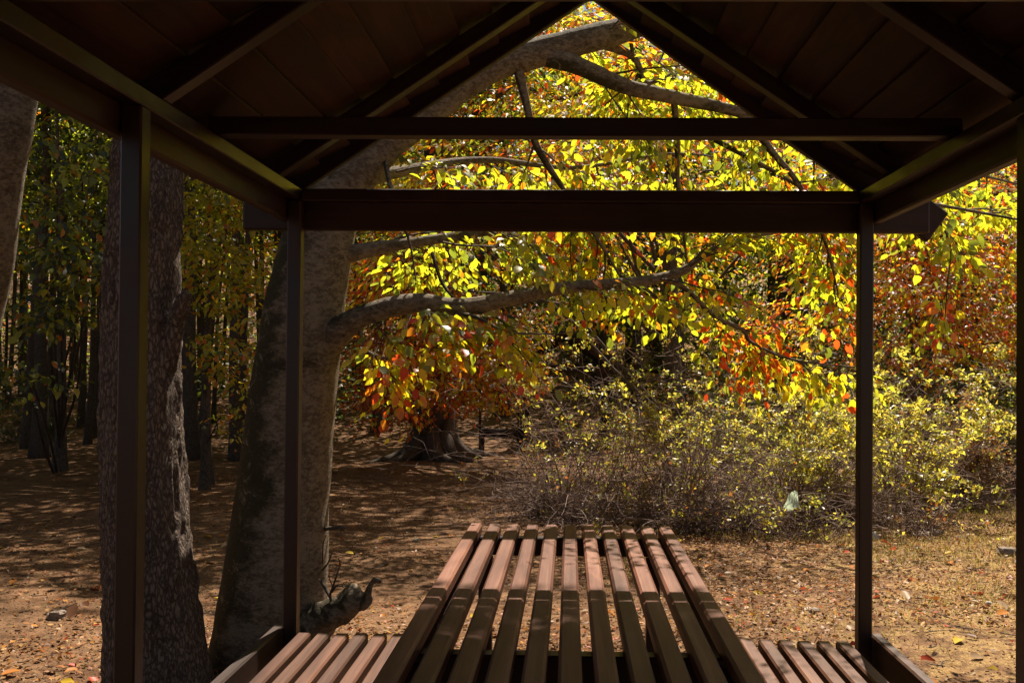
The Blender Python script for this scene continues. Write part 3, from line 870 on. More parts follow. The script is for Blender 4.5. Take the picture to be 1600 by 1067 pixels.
# ================================================================== generic trees
def make_tree(name, base, height, r0, crowns, label, cat="tree", group=None, bark='dark', leaf=0.1, cols=None, near=False,
              n_leaves=14, L=0.7, limbs=8, lean=(0, 0), segs=10, roots=0.35, crown_mat='leaf', wob=0.12, trunk_top=None):
    """trunk > limbs in one bark mesh, crown of leafy sprays filling the given ellipsoids [(centre, radii, count), ...]"""
    bx, by = base; bz = gz(bx, by)
    root = empty(name, (bx, by, bz), label, cat, group)
    mb = MB()
    n = 7
    ts = np.linspace(0, 1, n)
    hgt = trunk_top or height
    p = np.stack([bx + lean[0]*ts*hgt + np.cumsum(RNG.normal(0, wob*.35, n))*(ts > 0), by + lean[1]*ts*hgt + np.cumsum(RNG.normal(0, wob*.35, n))*(ts > 0), bz - 0.2 + ts*(hgt+.2)], -1)
    r = r0 * (1 - 0.75 * ts); r[0] *= 1.25
    fl = lambda h, th: 1 + roots*np.exp(-np.clip(h-.2, 0, None)/(.18+.3*roots))*(1+.6*np.cos(4*th+1)+.35*np.cos(7*th))
    tube(mb, p, r, segs, 4, 0.06 if segs < 30 else 0.20, 3.0, fl)
    axis = catmull(p, 6)
    cm = MB()
    for c, rad, cnt in crowns:
        c = np.asarray(c, float)
        pts = in_ellipsoid(cnt, c, rad, 0.25)
        ax_pt = axis[np.argmin(np.abs(axis[:, 2][:, None] - np.minimum(pts[:, 2], axis[-1, 2])[None, :] + 0.4), axis=0)]
        hd = pts - ax_pt; hd[:, 2] = hd[:, 2]*0.25 - 0.18*np.linalg.norm(hd[:, :2], axis=1)
        hd += RNG.normal(0, .3, hd.shape)
        sprays(cm, pts, hd, leaf, cols or (lambda c_, n_: pick_cols(n_, [(YG, 1)])), near, n_leaves, L)
        for e in pts[:max(2, int(limbs * cnt / max(1, sum(k[2] for k in crowns))))]:
            j = np.argmin(np.abs(axis[:, 2] - (e[2] - 0.35*np.hypot(*(e[:2]-axis[0, :2]))))); s = axis[j]
            mid = (s + e)/2 + np.array([0, 0, 0.15*np.linalg.norm(e-s)]) + RNG.normal(0, .1, 3)
            rr = max(0.25*r0*(1-j/len(axis)*.6), 0.012)
            tube(mb, np.array([s, (s+mid)/2 + RNG.normal(0, .05, 3), mid, (mid+e)/2 + RNG.normal(0, .06, 3), e]), [rr, rr*.8, rr*.6, rr*.4, rr*.12], 6, 3, cap=False)
    mb.build("trunk", M[bark], root)
    if cm.n: cm.build("crown", M[crown_mat], root)
    return root

def X_at(px, d): return at(px, 565, d).x

# --- the rough barked trunk behind the left front post
b1 = at(238, 1100, 3.95)
root = empty("rough_barked_tree", (b1.x, b1.y, gz(b1.x, b1.y)), "thick trunk with rough furrowed bark directly behind the front left post", "tree")
p, r = limb_pts([(246, 1140, 3.95, .26), (244, 1060, 3.95, .225), (236, 940, 3.97, .198), (226, 800, 4.0, .185), (220, 650, 4.03, .176), (222, 450, 4.08, .166),
                 (232, 280, 4.12, .158), (240, 100, 4.2, .15), (250, -200, 4.3, .14), (230, -600, 4.5, .12), (200, -1100, 4.7, .09), (180, -1700, 5.0, .04)])
p[0, 2] = gz(b1.x, b1.y) - 0.25
mb = MB(); tube(mb, p, r, 90, 34, 0.0)
V = np.concatenate(mb.v)
# furrowed plates as relief on the trunk mesh
ctr = catmull(p, 34)
q = V.copy()
near_i = np.argmin(np.abs(ctr[:, 2][None, ::8] - q[:, 2][:, None]), 1) * 8
dirv = q - ctr[near_i]; dirv[:, 2] = 0; ln_ = np.linalg.norm(dirv, axis=1, keepdims=True) + 1e-6; dirv /= ln_
th = np.arctan2(dirv[:, 1], dirv[:, 0])
nz = vnoise(np.stack([np.cos(th)*5.5 + 20, np.sin(th)*5.5 + 20, q[:, 2]*7], -1)) * 0.6 + vnoise(np.stack([np.cos(th)*11 + 50, np.sin(th)*11 + 20, q[:, 2]*13], -1)) * 0.4
lob = vnoise(np.stack([np.cos(th)*1.2 + 9, np.sin(th)*1.2 + 9, q[:, 2]*0.8], -1)) - 0.5
mb.v = [V + dirv * ((np.abs(nz - 0.5) * 0.055 - 0.012) + lob * 0.022)[:, None]]
pk, rk = limb_pts([(258, 575, 4.02, .05), (272, 515, 4.0, .040), (284, 476, 3.98, .034), (293, 458, 3.97, .022)])
tube(mb, pk, rk, 14, 6, 0.15, 12)
mb.build("trunk", M['rough'], root)
cs = np.concatenate([in_ellipsoid(150, (-2.6, 5.2, 8.2), (2.1, 1.6, 1.6))])
hs = cs - np.array([-2.3, 4.4, 7.5]); hs[:, 2] *= 0.3
cm = MB(); sprays(cm, cs, hs, 0.1, lambda c, n: pick_cols(n, [(YG, 1), (GR, .8)]), False, 16, 0.7)
cm.build("crown", M['leaf'], root)

# --- leaning trunk at the far left edge
b0 = at(-190, 1000, 4.6); bz0 = gz(b0.x, b0.y)
root = empty("leaning_tree", (b0.x - 0.1, b0.y, bz0), "leaning grey trunk cut off by the left edge of the photo", "tree")
p, r = limb_pts([(-230, 1100, 4.6, .26), (-160, 850, 4.55, .2), (-92, 620, 4.45, .175), (-56, 490, 4.38, .16), (-36, 400, 4.33, .153), (-21, 290, 4.25, .148), (2, 165, 4.2, .14), (40, -100, 4.2, .13), (90, -500, 4.3, .1), (60, -1100, 4.8, .06), (40, -1600, 5.2, .03)])
p[0, 2] = bz0 - 0.25
mb = MB(); tube(mb, p, r, 44, 14, 0.09, 4.0)
mb.build("trunk", M['smooth'], root)
cs = in_ellipsoid(150, (-3.6, 6.4, 7.8), (1.8, 1.5, 1.4)); hs = cs - np.array([-2.8, 5.0, 7.0]); hs[:, 2] *= .3
cm = MB(); sprays(cm, cs, hs, 0.1, lambda c, n: pick_cols(n, [(YG, 1), (GR, .8)]), False, 16, 0.7)
cm.build("crown", M['leaf'], root)

# --- broad old beech with orange skirt of leaves behind the clearing
def orange_cols(c, n):
    q = fbm(c * [.9, .9, 1.1] + [0,0,0], 2)
    return pick_cols(n, [(OR, 1.0), (BR, .5), (YE, .3 + 1.0*(q > .54)), (YG, .15 + 1.2*(q > .52)), (RD, .25 + .7*(q < .44))])
D0 = 17.6; x0 = X_at(678, D0)
def el(px, py, d, rx, ry, rz, n):
    return (tuple(at(px, py, d)), (rx, ry, rz), n)
old = make_tree("old_beech", (x0, D0), 10.5, 0.37,
          [el(690, 560, 15.2, 1.4, 1.1, .75, 210), el(640, 620, 15.6, 1.0, .8, .5, 70), el(775, 585, 15.6, .75, .9, .6, 90), el(600, 480, 15.8, 1.4, 1.2, 1.2, 120), el(760, 420, 15.5, 2.2, 1.5, 1.3, 230),
           el(960, 330, 16.0, 2.2, 1.5, 1.5, 200), el(700, 250, 16.0, 2.6, 1.8, 1.6, 240), ((-2.2, 13.6, 8.6), (2.8, 2.6, 1.6), 320), ((-1.8, 18.5, 9.8), (3.0, 3.0, 1.8), 380), el(950, 130, 16.5, 2.6, 1.8, 1.6, 260), el(1010, 0, 16.5, 2.2, 1.8, 1.7, 220)],  # the two high unseen crown masses are added to shade the ground
          "broad old beech with spreading roots and low orange skirt of leaves beyond the clearing", leaf=0.085, cols=orange_cols, near=False, n_leaves=18, L=0.6, limbs=26, segs=40, wob=.2, roots=0.12)
for k in range(9):
    a = k*2*math.pi/9 + RNG.uniform(-.25, .25); L = RNG.uniform(.8, 1.5)
    t = np.array([0, .25, .5, .75, 1.0])
    rx_, ry_ = x0 + np.cos(a + t*RNG.normal(0, .5))*(.22 + t*L), D0 + np.sin(a + t*RNG.normal(0, .5))*(.22 + t*L)
    rz_ = terrain(rx_, ry_) + np.array([.50, .17, .06, .01, -.05])
    rm = MB(); tube(rm, np.stack([rx_, ry_, rz_], -1), [.20, .15, .10, .065, .03], 10, 5, .25, 5.0)
    rm.build("root", M['dark'], old)
def right_cols(c, n):
    q = fbm(c * [.8, .8, 1.0] + [0,0,9], 2)
    return pick_cols(n, [(OR, .9), (BR, .6), (RD, .25 + .4*(q > .53)), (YE, .5), (YG, .25 + .9*(q < .48))])
D1 = 15.5
make_tree("orange_beech", (X_at(1440, D1), D1), 8.0, 0.22,
          [el(1440, 500, 14.0, 1.4, 1.0, .9, 170), el(1540, 440, 14.0, 1.5, 1.2, 1.0, 170), el(1400, 410, 14.5, 1.6, 1.2, .9, 150), el(1620, 510, 13.5, 1.1, 1.0, .8, 100),
           el(1330, 330, 15, 1.8, 1.2, 1.0, 130), el(1550, 300, 15, 2.2, 1.5, 1.3, 200), el(1250, 500, 15.5, .9, .8, .5, 40), el(1400, 160, 16, 3, 1.6, 1.6, 190)],
          "russet and orange leaved beech behind the right rear post", leaf=0.085, cols=right_cols, n_leaves=18, L=0.6, limbs=24, segs=14, wob=.25)
# --- sunlit tree with small leaves right behind the low limb
def sunlit_cols(c, n):
    q = fbm(c * [1.1, 1.1, 1.3] + [4, 0, 2], 2)
    return pick_cols(n, [(YG, .8), (YE, .8), (OR, .2 + 1.1*(q > .55)), (RD, .08 + .7*(q > .60)), (GR, .15)])
D2 = 11.5
make_tree("sunlit_beech", (X_at(1052, D2), D2), 6.5, 0.13,
          [el(620, 300, 8.8, .9, .7, .45, 60), el(820, 250, 9.0, 1.2, .8, .5, 90), el(1050, 270, 9.2, 1.3, .8, .5, 100), el(1240, 320, 9.6, 1.0, .8, .5, 64), el(600, 430, 8.6, .6, .6, .35, 40),
           el(930, 120, 9.6, 1.3, .8, .7, 120), el(960, 10, 10, 1.2, .8, .6, 80), el(1100, 170, 9.8, 1.0, .8, .6, 70), el(680, 250, 8.8, .5, .5, .4, 30)],
          "sunlit slender beech with small yellow and red leaves behind the low limb", leaf=0.075, cols=sunlit_cols, near=False, n_leaves=16, L=0.55, limbs=26, segs=12, wob=.15)
# --- young trees with sprays of leaves left of the leaning beech
shade = lambda c, n: pick_cols(n, [(GR, 1.0), (YG, .35), (OR, .10), (YE, .06), (DG, .5)])
shade2 = lambda c, n: pick_cols(n, [(YE, .7), (OR, .4), (YG, .8), (GR, .4)])
D = 13.0
make_tree("young_beech", (X_at(328, D), D), 5.5, 0.075, [el(355, 370, 11.6, .7, .7, .65, 110), el(330, 430, 11.4, .55, .6, .5, 50), el(330, 290, 11.8, .8, .8, .6, 80), el(390, 300, 11.8, .6, .7, .5, 50)],
          "slim young beech with yellow leaves between the two big left trunks", leaf=0.08, cols=lambda c, n: pick_cols(n, [(YG, 1), (YE, .6), (GR, .4), (OR, .15)]), near=True, n_leaves=12, L=0.45, limbs=10, wob=.08)
D = 12.0
make_tree("young_beech", (X_at(322, D), D), 3.4, 0.06, [el(330, 540, 10.8, .6, .4, .18, 34), el(345, 590, 11.0, .4, .4, .15, 14), el(370, 655, 11.2, .4, .4, .2, 16), el(390, 470, 11.2, .5, .5, .4, 36)],
          "small sapling with orange drooping leaves between the two big left trunks", leaf=0.075, cols=shade2, near=True, n_leaves=10, L=0.42, limbs=10, wob=.08)
D = 14.5
make_tree("young_beech", (X_at(95, D), D), 6.0, 0.09, [el(100, 260, 9.6, .9, .8, .6, 90), el(70, 370, 9.4, .7, .7, .5, 60), el(140, 420, 9.2, .5, .5, .35, 34), el(90, 480, 9.4, .5, .5, .35, 36), el(30, 590, 10, .5, .5, .4, 22)],
          "shaded young beech with green drooping sprays beside the left edge trunk", leaf=0.085, cols=shade, near=True, n_leaves=12, L=0.5, limbs=14, wob=.08)

# --- the wood: individual trees
def forest_cols(c, n):
    q = fbm(c * [.35, .35, .4] + [0,0,0], 2)
    return pick_cols(n, [(GR, 1.2), (YG, .35 + .45*(q > .55)), (OR, .06 + .25*(q < .40)), (YE, .05), (DG, 1.2)])
def ever_cols(c, n): return pick_cols(n, [(DG, 1), (GR, .35)])
placed = []
def scatter(n, xr, yr, mind, ok=lambda x, y: True):
    out, tries = [], 0
    while len(out) < n and tries < 4000:
        tries += 1
        x, y = RNG.uniform(*xr), RNG.uniform(*yr)
        if ok(x, y) and all((x-a)**2 + (y-b)**2 > mind**2 for a, b in placed):
            placed.append((x, y)); out.append((x, y))
    return out
GL = "trees of the shaded wood on the left"
# tall clean stems on the left, crowns closed overhead
for x, y in scatter(118, (-26, -5.4), (16.5, 36), 0.85, lambda x, y: x < -0.27*y + 0.2):
    h = RNG.uniform(10, 14)
    make_tree("forest_tree", (x, y), h, RNG.uniform(.05, .15), [((x, y, gz(x, y) + h*.69), (2.3, 2.3, h*.30), 125)],
              "tall slim dark trunk added to the left wood for shade", "tree", GL, leaf=0.15, cols=forest_cols, n_leaves=14, L=1.1, limbs=4, wob=.10, lean=(RNG.normal(0, .03), RNG.normal(0, .03)))
# nearer trees, several out of view, added to shade the clearing's left half
for x, y, ox, oy, cr in ((-7.5, 9.5, 1.2, 1.2, 3.0), (-9.5, 12.5, 1.2, 1.2, 3.0), (-5.9, 13.0, 2.1, .5, 3.1), (-11, 8.0, 1.2, 1.2, 3.0), (-10.4, 15.0, 1.2, 1.2, 3.0), (-13, 11, 1.2, 1.2, 3.0),
                         (-4.9, 17.8, 1.5, -1.2, 3.6), (-6.6, 21.0, .8, .2, 3.2), (-3.6, 22.5, .9, -.5, 3.4), (-5.2, 25.0, .8, 0, 3.2), (2.9, 24.4, .5, .5, 3.0), (-8.6, 18.3, .8, -.5, 3.2)):
    h = RNG.uniform(11, 13)
    placed.append((x, y))
    make_tree("forest_tree", (x, y), h, RNG.uniform(.12, .18), [((x + ox, y + oy, 9.0), (cr, cr, 2.1), int(34*cr*cr))],
              "tall slim dark trunk added to the left wood for shade" if x < 0 else "tall slim dark trunk added behind the far shelter for shade", "tree", GL if x < 0 else None, leaf=0.20, cols=forest_cols, n_leaves=16, L=1.0, limbs=10, wob=.10)
GB = "trees of the wood behind the far shelter"
for x, y in scatter(44, (-9, 21), (26.5, 42), 1.7, lambda x, y: not (abs(x) < 2.2 and y < 28)):
    h = RNG.uniform(11, 16); ev = RNG.random() < 0.3
    make_tree("forest_tree" if not ev else "evergreen_tree", (x, y), h, RNG.uniform(.12, .24), [((x, y, gz(x, y) + h*.55), (2.8, 2.6, h*.47), 170)],
              "dark evergreen standing in the wood behind the far shelter" if ev else "dense autumn tree standing in the wood behind the far shelter", "tree",
              "evergreens of the wood behind the far shelter" if ev else GB, leaf=0.22, cols=ever_cols if ev else forest_cols, n_leaves=14, L=1.1, limbs=6, wob=.12)
GR_ = "trees along the right side of the clearing"
for x, y in scatter(14, (8.5, 24), (11, 27), 2.4, lambda x, y: x > 0.52*y + 1.5):
    h = RNG.uniform(7, 12)
    make_tree("forest_tree", (x, y), h, RNG.uniform(.10, .2), [((x, y, h*.5 - .3), (2.2, 2.0, h*.45), 130)],
              "dense autumn tree along the right side of the clearing", "tree", GR_, leaf=0.13, cols=forest_cols, n_leaves=14, L=0.8, limbs=6, wob=.12)
# undergrowth under the wood
mb = MB()
x, y = RNG.uniform(-42, 26, 22000), RNG.uniform(22, 54, 22000)
k = ((np.abs(x + .1) > 3.0) | (y > 26.5)) & ((x > -0.27*y) | (y > 23.5)) & (fbm(np.stack([x*.25, y*.25, x*0], -1), 2) > .42)
x, y = x[k][:7500], y[k][:7500]
pts = np.stack([x, y, terrain(x, y) + RNG.uniform(.05, 1, len(x))**1.3 * np.where(y > 32, 5.0, 2.4)], -1)
hs = RNG.normal(0, 1, pts.shape); hs[:, 2] = hs[:, 2]*.3 + .2
sprays(mb, pts, hs, 0.17, lambda c, n: pick_cols(n, [(DG, 1), (GR, .4), (BR, .2)]), False, 12, 0.9)
tag(mb.build("undergrowth", M['leaf']), "dark tangled undergrowth below the trees of the wood", kind="stuff")
# far wood closing the view
mb = MB()
pts = []
for _ in range(5200):
    a = RNG.uniform(-1.05, 1.05); d = RNG.uniform(40, 62)
    x, y = math.sin(a)*d, math.cos(a)*d
    pts.append((x, y, gz(x, y) + RNG.uniform(0, 1)**.8 * 13))
for _ in range(1700):                             # the wood goes on unseen behind the shelter, added to dim its inside
    a = RNG.uniform(1.45, 2*math.pi - 1.45); d = RNG.uniform(10, 20)
    x, y = math.sin(a)*d, math.cos(a)*d
    pts.append((x, y, gz(x, y) + RNG.uniform(0, 1)**.8 * 11))
pts = np.array(pts); hs = RNG.normal(0, 1, pts.shape); hs[:, 2] *= .3
sprays(mb, pts, hs, 0.30, lambda c, n: pick_cols(n, [(GR, 1), (YG, .7), (DG, .6), (OR, .3)]), False, 12, 1.6)
fw = mb.build("far_woodland", M['leaf']); tag(fw, "dense wooded slope closing the view round the clearing", kind="stuff")

# ================================================================== SHRUBS
def make_shrub(base, rx, h, nst, nleaf, cols, label, cane='cane', leaf=0.040, group=None, leaf_lo=0.35, spread=1.0, name="shrub"):
    bx, by = base; bz = gz(bx, by)
    root = empty(name, (bx, by, bz), label, "shrub", group)
    st, lf = MB(), MB()
    tips, tdir = [], []
    clumps = np.stack([bx + RNG.normal(0, rx*.38, 7), by + RNG.normal(0, rx*.28, 7)], -1)
    for k in range(nst):
        c0 = clumps[RNG.integers(0, 7)] + RNG.normal(0, .07, 2)
        s = np.array([c0[0], c0[1], gz(c0[0], c0[1]) - 0.03])
        a = RNG.uniform(0, 2*math.pi)
        tilt = RNG.uniform(.05, 1.15) ** 1.2
        d = np.array([math.cos(a)*math.sin(tilt), math.sin(a)*math.sin(tilt), math.cos(tilt)])
        LL = h * RNG.uniform(.55, 1.15) * (1 + .35*math.sin(tilt)) * (1 if RNG.random() < .8 else .55)
        n = 8; p = [s]
        for j in range(n - 1):
            d = d + RNG.normal(0, .16, 3) + [0, 0, -.10 - .10*math.sin(tilt)*j/n]; d /= np.linalg.norm(d)
            q = p[-1] + d * LL/(n - 1)
            q[2] = max(q[2], gz(q[0], q[1]) + .03)
            p.append(q)
        p = np.array(p)
        tube(st, p, np.linspace(.006, .0014, n), 4, 2, cap=False)
        pc = catmull(p, 5)
        for j in range(6, len(pc), 2):
            d = RNG.normal(0, 1, 3); d[2] = d[2]*.6 + .1; d /= np.linalg.norm(d)
            L = RNG.uniform(.10, .42)
            q = np.array([pc[j], pc[j] + d*L*.5 + RNG.normal(0, .02, 3), pc[j] + d*L + [0, 0, RNG.uniform(-.1, .03)]])
            tube(st, q, [.0028, .002, .0008], 3, cap=False)
            tt = RNG.uniform(0, 1, (5, 1)); 
            tips.append(q[0]*(1-tt) + q[2]*tt); tdir.append(np.tile(d, (5, 1)))
    tips = np.concatenate(tips); tdir = np.concatenate(tdir)
    hrel = (tips[:, 2] - bz) / h
    keep = RNG.random(len(tips)) < np.clip((hrel - leaf_lo + .25) * 1.8, .08, 1)
    tips, tdir = tips[keep], tdir[keep]
    wt = np.clip((fbm(tips*[2.6, 2.6, 2.6] + [bx, 0, 0], 2) - .47)*8, .015, 1)
    anchors = RNG.choice(len(tips), max(60, nleaf//7), p=wt/wt.sum())
    k = anchors[RNG.integers(0, len(anchors), nleaf)]
    pos = tips[k] + RNG.normal(0, .020, (nleaf, 3)) + tdir[k] * RNG.uniform(-.05, .07, (nleaf, 1))
    dr = tdir[k] + RNG.normal(0, .8, (nleaf, 3)); nn = RNG.normal(0, .7, (nleaf, 3)) + [0, 0, 1]
    put_leaves(lf, pos, rot_from(dr, nn), leaf*RNG.uniform(.6, 1.35, nleaf), cols(nleaf), False)
    st.build("stem", M[cane], root)
    lf.build("foliage", M['small'], root)
    return root
sc_a = lambda n: pick_cols(n, [((.30, .31, .05), 1), ((.48, .44, .06), .9), ((.72, .56, .06), .6), (BR, .35)])
sc_b = lambda n: pick_cols(n, [((.78, .64, .07), 1), ((.52, .50, .06), .9), ((.30, .32, .06), .4)])
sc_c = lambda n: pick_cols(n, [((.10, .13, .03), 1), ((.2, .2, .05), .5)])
sc_d = lambda n: pick_cols(n, [(BR, 1), ((.5, .42, .08), .6), ((.3, .2, .1), .6)])
D = 9.4
make_shrub((X_at(985, D), D), 1.0, 1.75, 170, 3900, sc_a, "wide tangled shrub of grey canes and small leaves in front of the far shelter", leaf_lo=.6)
make_shrub((X_at(1065, 10.4), 10.4), 0.65, 2.15, 65, 2400, sc_a, "tallest olive leaved shrub rising behind the right side of the central tangle", leaf_lo=.5)
make_shrub((X_at(1262, 9.9), 9.9), 0.48, 1.95, 80, 7000, sc_b, "bright yellow green shrub just left of the right rear post", leaf_lo=.35, leaf=.046)
make_shrub((X_at(1400, 10.4), 10.4), 0.6, 1.85, 85, 8200, sc_b, "bright yellow green shrub just right of the right rear post", leaf_lo=.3, leaf=.046)
make_shrub((X_at(1500, 11.0), 11.0), 0.75, 1.35, 90, 4800, sc_d, "low russet and yellow shrub before the grass patch", leaf_lo=.35)
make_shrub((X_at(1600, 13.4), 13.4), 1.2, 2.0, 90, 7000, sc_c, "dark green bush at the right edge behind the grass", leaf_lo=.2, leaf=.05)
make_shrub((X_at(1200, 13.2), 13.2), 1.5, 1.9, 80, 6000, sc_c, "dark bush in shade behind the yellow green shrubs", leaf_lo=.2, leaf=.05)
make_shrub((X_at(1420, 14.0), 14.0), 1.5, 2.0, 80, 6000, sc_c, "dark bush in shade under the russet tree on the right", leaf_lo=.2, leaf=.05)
make_shrub((X_at(1130, 9.0), 9.0), 0.9, 0.55, 110, 900, sc_d, "low bramble of bare reddish canes beside the table end", leaf_lo=.3)
make_shrub((X_at(1340, 9.4), 9.4), 0.9, 0.5, 90, 800, sc_d, "low bramble of bare reddish canes at the foot of the yellow shrubs", leaf_lo=.3)
make_shrub((X_at(1250, 8.7), 8.7), 0.35, 0.7, 20, 520, sc_b, "small wispy shrub holding a pale green scrap", leaf_lo=.35)
make_shrub((X_at(870, 9.6), 9.6), 0.7, 0.75, 70, 260, sc_d, "low bare twiggy shrub at the left foot of the central tangle", leaf_lo=.6)
make_shrub((X_at(45, 22), 22), 1.2, 0.9, 50, 3000, sc_c, "dark low bush among the trunks at far left", leaf_lo=.1, leaf=.06)

# ================================================================== GROUND COVER AND SMALL THINGS
def in_view_ground(n, xr, yr, dens=lambda x, y: 1.0):
    x = RNG.uniform(*xr, n*3); y = RNG.uniform(yr[0]**.5, yr[1]**.5, n*3)**2
    k = RNG.random(n*3) < dens(x, y)
    return x[k][:n], y[k][:n]
LITTER = [(np.array((.46, .20, .07)), 1), (np.array((.40, .22, .10)), 1), (np.array((.6, .3, .06)), .5), (np.array((.22, .10, .05)), 1), (np.array((.5, .1, .03)), .2), (np.array((.42, .27, .14)), .6)]
mb = MB()
def ld(x, y):
    drift = fbm(np.stack([x*.5, y*.8, x*0 + 2.0], -1), 2)
    band = np.exp(-((y - 8.2 - .15*x)/1.3)**2) * (x > -0.2) * 1.4
    return np.minimum(1, (.08 + .8*sstep(.42, .65, drift) + band) * np.where((x < .2) & (y > 5.2), .30, 1.0))
x, y = in_view_ground(80000, (-6.5, 8), (3.4, 15), ld)
n = len(x)
pos = np.stack([x, y, terrain(x, y) + RNG.uniform(.004, .02, n)], -1)
a = RNG.uniform(0, 2*math.pi, n)
put_leaves(mb, pos, rot_from(np.stack([np.cos(a), np.sin(a), RNG.normal(0, .25, n)], -1), np.stack([RNG.normal(0, .45, n), RNG.normal(0, .45, n), np.ones(n)], -1)),
           RNG.uniform(.012, .05, n)*RNG.uniform(.6, 1, n), pick_cols(n, LITTER), False)
tag(mb.build("leaf_litter", M['dry']), "small dry orange and brown leaves strewn over the dirt", kind="stuff")
# crumbs and pebbles
mb = MB()
x, y = in_view_ground(22000, (-5, 6), (3.4, 11))
n = len(x); pos = np.stack([x, y, terrain(x, y)], -1)
tet = np.array([(1, 0, 0), (-.5, .8, 0), (-.5, -.8, 0), (0, 0, .7)]); tt = np.array([(0, 1, 3), (1, 2, 3), (2, 0, 3)])
s = RNG.uniform(.003, .011, n); aa = RNG.uniform(0, 6.28, n)
ca, sa = np.cos(aa), np.sin(aa)
v = np.stack([tet[None, :, 0]*ca[:, None] - tet[None, :, 1]*sa[:, None], tet[None, :, 0]*sa[:, None] + tet[None, :, 1]*ca[:, None], np.repeat(tet[None, :, 2], n, 0)], -1)*s[:, None, None] + pos[:, None, :]
cc = pick_cols(n, [((.2, .13, .09), 1), ((.35, .26, .19), .7), ((.1, .06, .04), .8)])
mb.add(v.reshape(-1, 3), (tt[None] + (np.arange(n)*4)[:, None, None]).reshape(-1, 3), None, np.repeat(cc[:, None], 4, 1).reshape(-1, 3))
tag(mb.build("gravel", M['dry'], smooth=False), "grit and crumbs lying on the dirt", kind="stuff")
# thin dead twigs dropped on the dirt
mb = MB()
for _ in range(420):
    x, y = RNG.uniform(-6, 7), RNG.uniform(3.6, 12)
    a = RNG.uniform(0, 6.28); L = RNG.uniform(.05, .28)
    q = np.array([[x + math.cos(a)*L*t, y + math.sin(a)*L*t, 0] for t in (0, .5, 1)]); q[1, :2] += RNG.normal(0, .12*L, 2)
    q[:, 2] = terrain(q[:, 0], q[:, 1]) + .006 + np.abs(RNG.normal(0, .01, 3))
    tube(mb, q, [.0035, .003, .0015], 4, 2, cap=False)
tag(mb.build("fallen_twigs", M['twig']), "thin dead twigs scattered over the dirt", kind="stuff")
# fallen leaves that can be picked out: individual things
FL = [("dry orange leaf lying on the bare ground", (.62, .24, .05)), ("red fallen leaf lying on the bare ground", (.5, .07, .025)), ("pale tan curled leaf lying on the bare ground", (.46, .31, .18)),
      ("yellow fallen leaf lying on the bare ground", (.7, .48, .05)), ("dark brown dead leaf lying on the bare ground", (.20, .09, .045))]
fl_me = []
for lab, c in FL:
    m1 = MB(); V2 = LV_NEAR.copy(); V2[:, 2] = V2[:, 2]*1.2 + 0.10*np.abs(V2[:, 1])*3 + .25*(V2[:, 0]-.5)**2
    m1.add(V2, LT_NEAR, None, np.tile(c, (8, 1))); fl_me.append(m1.mesh("fallen_leaf", M['dry']))
cnt = 0
while cnt < 230:
    d = random.uniform(3.75, 8.5); px = random.uniform(-40, 1640)
    if 330 < px < 560 and d < 5: continue
    x = X_at(px, d)
    if abs(x) < 1.15 and d < 3.9: continue
    k = random.choices(range(5), [3, 1.2, 2.6, 1, 1.6])[0]
    o = link("fallen_leaf", fl_me[k], None, (x, d, gz(x, d) + 0.008), (random.gauss(0, .3), random.gauss(0, .3), random.uniform(0, 6.28)))
    s = random.uniform(.055, .10); o.scale = (s, s, s)
    tag(o, FL[k][0], "leaf", FL[k][0].split(' lying')[0] + " group: fallen leaves on the dirt")
    o["group"] = "fallen leaves on the dirt"
    cnt += 1
# grass at right
mb = MB()
def gd(x, y):
    patch = np.exp(-((x - 5.0)/1.4)**2 - ((y - 11.2)/1.7)**2) * 1.3
    strip = .55*sstep(.45, .6, fbm(np.stack([x*.7, y*.9, x*0 + 8.0], -1), 2)) * np.exp(-((y - 7.6)/1.8)**2) * (x > .3)
    return np.minimum(1, patch + strip)
x, y = in_view_ground(42000, (.3, 8), (4.6, 13.5), gd)
n = len(x); z = terrain(x, y)
h = RNG.uniform(.02, .075, n); a = RNG.uniform(0, 6.28, n); w = .0035
bx_, by_ = np.cos(a)*w, np.sin(a)*w; lx, ly = RNG.normal(0, .5, n)*h, RNG.normal(0, .5, n)*h
v = np.stack([np.stack([x-bx_, y-by_, z-.005], -1), np.stack([x+bx_, y+by_, z-.005], -1), np.stack([x+lx, y+ly, z+h], -1)], 1)
cc = pick_cols(n, [((.46, .37, .09), 1), ((.28, .28, .06), .7), ((.52, .36, .14), .9)])
mb.add(v.reshape(-1, 3), np.arange(3*n).reshape(-1, 3), None, np.repeat(cc[:, None], 3, 1).reshape(-1, 3))
tag(mb.build("grass", M['grass']), "short dry yellowing grass at the right of the clearing", kind="stuff")
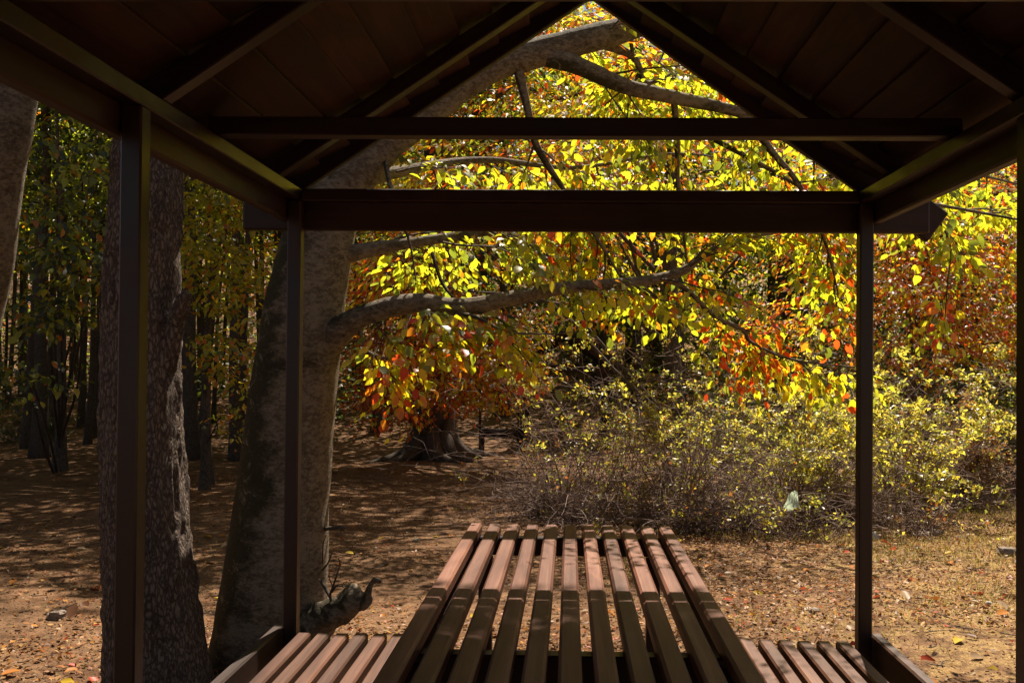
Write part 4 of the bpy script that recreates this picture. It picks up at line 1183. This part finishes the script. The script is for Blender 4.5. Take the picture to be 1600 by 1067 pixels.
# stones
def stone(px, py, size, mat, label):
    d = 4.0
    for _ in range(30):
        q = at(px, py, d); d += (q.z - gz(q.x, q.y)) * 3.0
    q = at(px, py, d)
    mb = MB()
    th = np.linspace(0, math.pi, 9)[1:-1]; ph = np.arange(14)*2*math.pi/14
    V = [[math.sin(t)*math.cos(f), math.sin(t)*math.sin(f), math.cos(t)] for t in th for f in ph]
    V = np.array(V + [[0, 0, 1], [0, 0, -1]])
    V = V*(1 + .55*(fbm(V*1.7 + px, 3)[:, None] - .5)*2)
    V = np.sign(V)*np.abs(V)**.85 * np.array(size)
    idx = np.arange(7*14).reshape(7, 14); nx_ = np.roll(idx, -1, 1)
    qd = np.stack([idx[:-1], idx[1:], nx_[1:], nx_[:-1]], -1).reshape(-1, 4)
    t1 = np.stack([np.full(14, 98), idx[0], nx_[0]], -1); t2 = np.stack([np.full(14, 99), nx_[-1], idx[-1]], -1)
    mb.add(V + [q.x, q.y, gz(q.x, q.y) + size[2]*.55], np.concatenate([t1, t2]), qd)
    return tag(mb.build("stone", mat, None, (q.x, q.y, gz(q.x, q.y)), smooth=False), label, "stone")
stone(1574, 868, (.075, .05, .045), M['stone'], "brown angular stone on the dirt at the right edge")
stone(1366, 843, (.05, .045, .045), M['pale'], "pale grey stone beside the foot of the right rear post")
stone(88, 966, (.05, .04, .03), M['stone'], "small brown stone on the sunlit dirt at lower left")
stone(650, 846, (.03, .025, .02), M['stone'], "small stone on the shaded path left of the table")
stone(1273, 957, (.032, .025, .02), M['stone'], "small dark stone on the dirt near the right bench")
stone(1545, 946, (.022, .02, .018), M['pale'], "small pale pebble on the dirt at right")
# fallen stick
d = 8.75
p0, p1 = at(1432, 861, d), at(1478, 853, d)
pts = np.array([(p0.x, d, gz(p0.x, d)+.025), (p0.x*.6+p1.x*.4, d+.03, gz(p0.x, d)+.035), (p1.x*.7+p0.x*.3, d+.02, gz(p1.x, d)+.028), (p1.x, d+.06, gz(p1.x, d)+.04)])
mb = MB(); tube(mb, pts, [.016, .024, .026, .014], 10, 5, .2, 20)
tag(mb.build("fallen_branch", M['stick'], None, pts[1]), "short pale broken branch lying on the leafy grass right of the right rear post", "branch")
# pale green scrap in the wispy shrub
q = at(1238, 782, 8.6)
mb = MB()
g_ = np.linspace(-1, 1, 5); GX, GZ = np.meshgrid(g_, g_)
V = np.stack([GX*.06*(1-.35*GZ), .035*np.sin(GX*2.4 + GZ*1.9), GZ*.075 + .02*np.sin(GX*3)], -1).reshape(-1, 3)
idx = np.arange(25).reshape(5, 5)
mb.add(V + np.array(q), None, np.stack([idx[:-1, :-1], idx[:-1, 1:], idx[1:, 1:], idx[1:, :-1]], -1).reshape(-1, 4), np.tile((.66, .82, .60), (25, 1)))
tag(mb.build("green_scrap", M['scrap'], None, q), "crumpled pale green scrap caught low in the wispy shrub", "scrap")
tot = 0
for o in sc.objects:
    if o.type == 'MESH': tot += len(o.data.loops) - 2*len(o.data.polygons)
print("objects", len(sc.objects), "tris", tot)
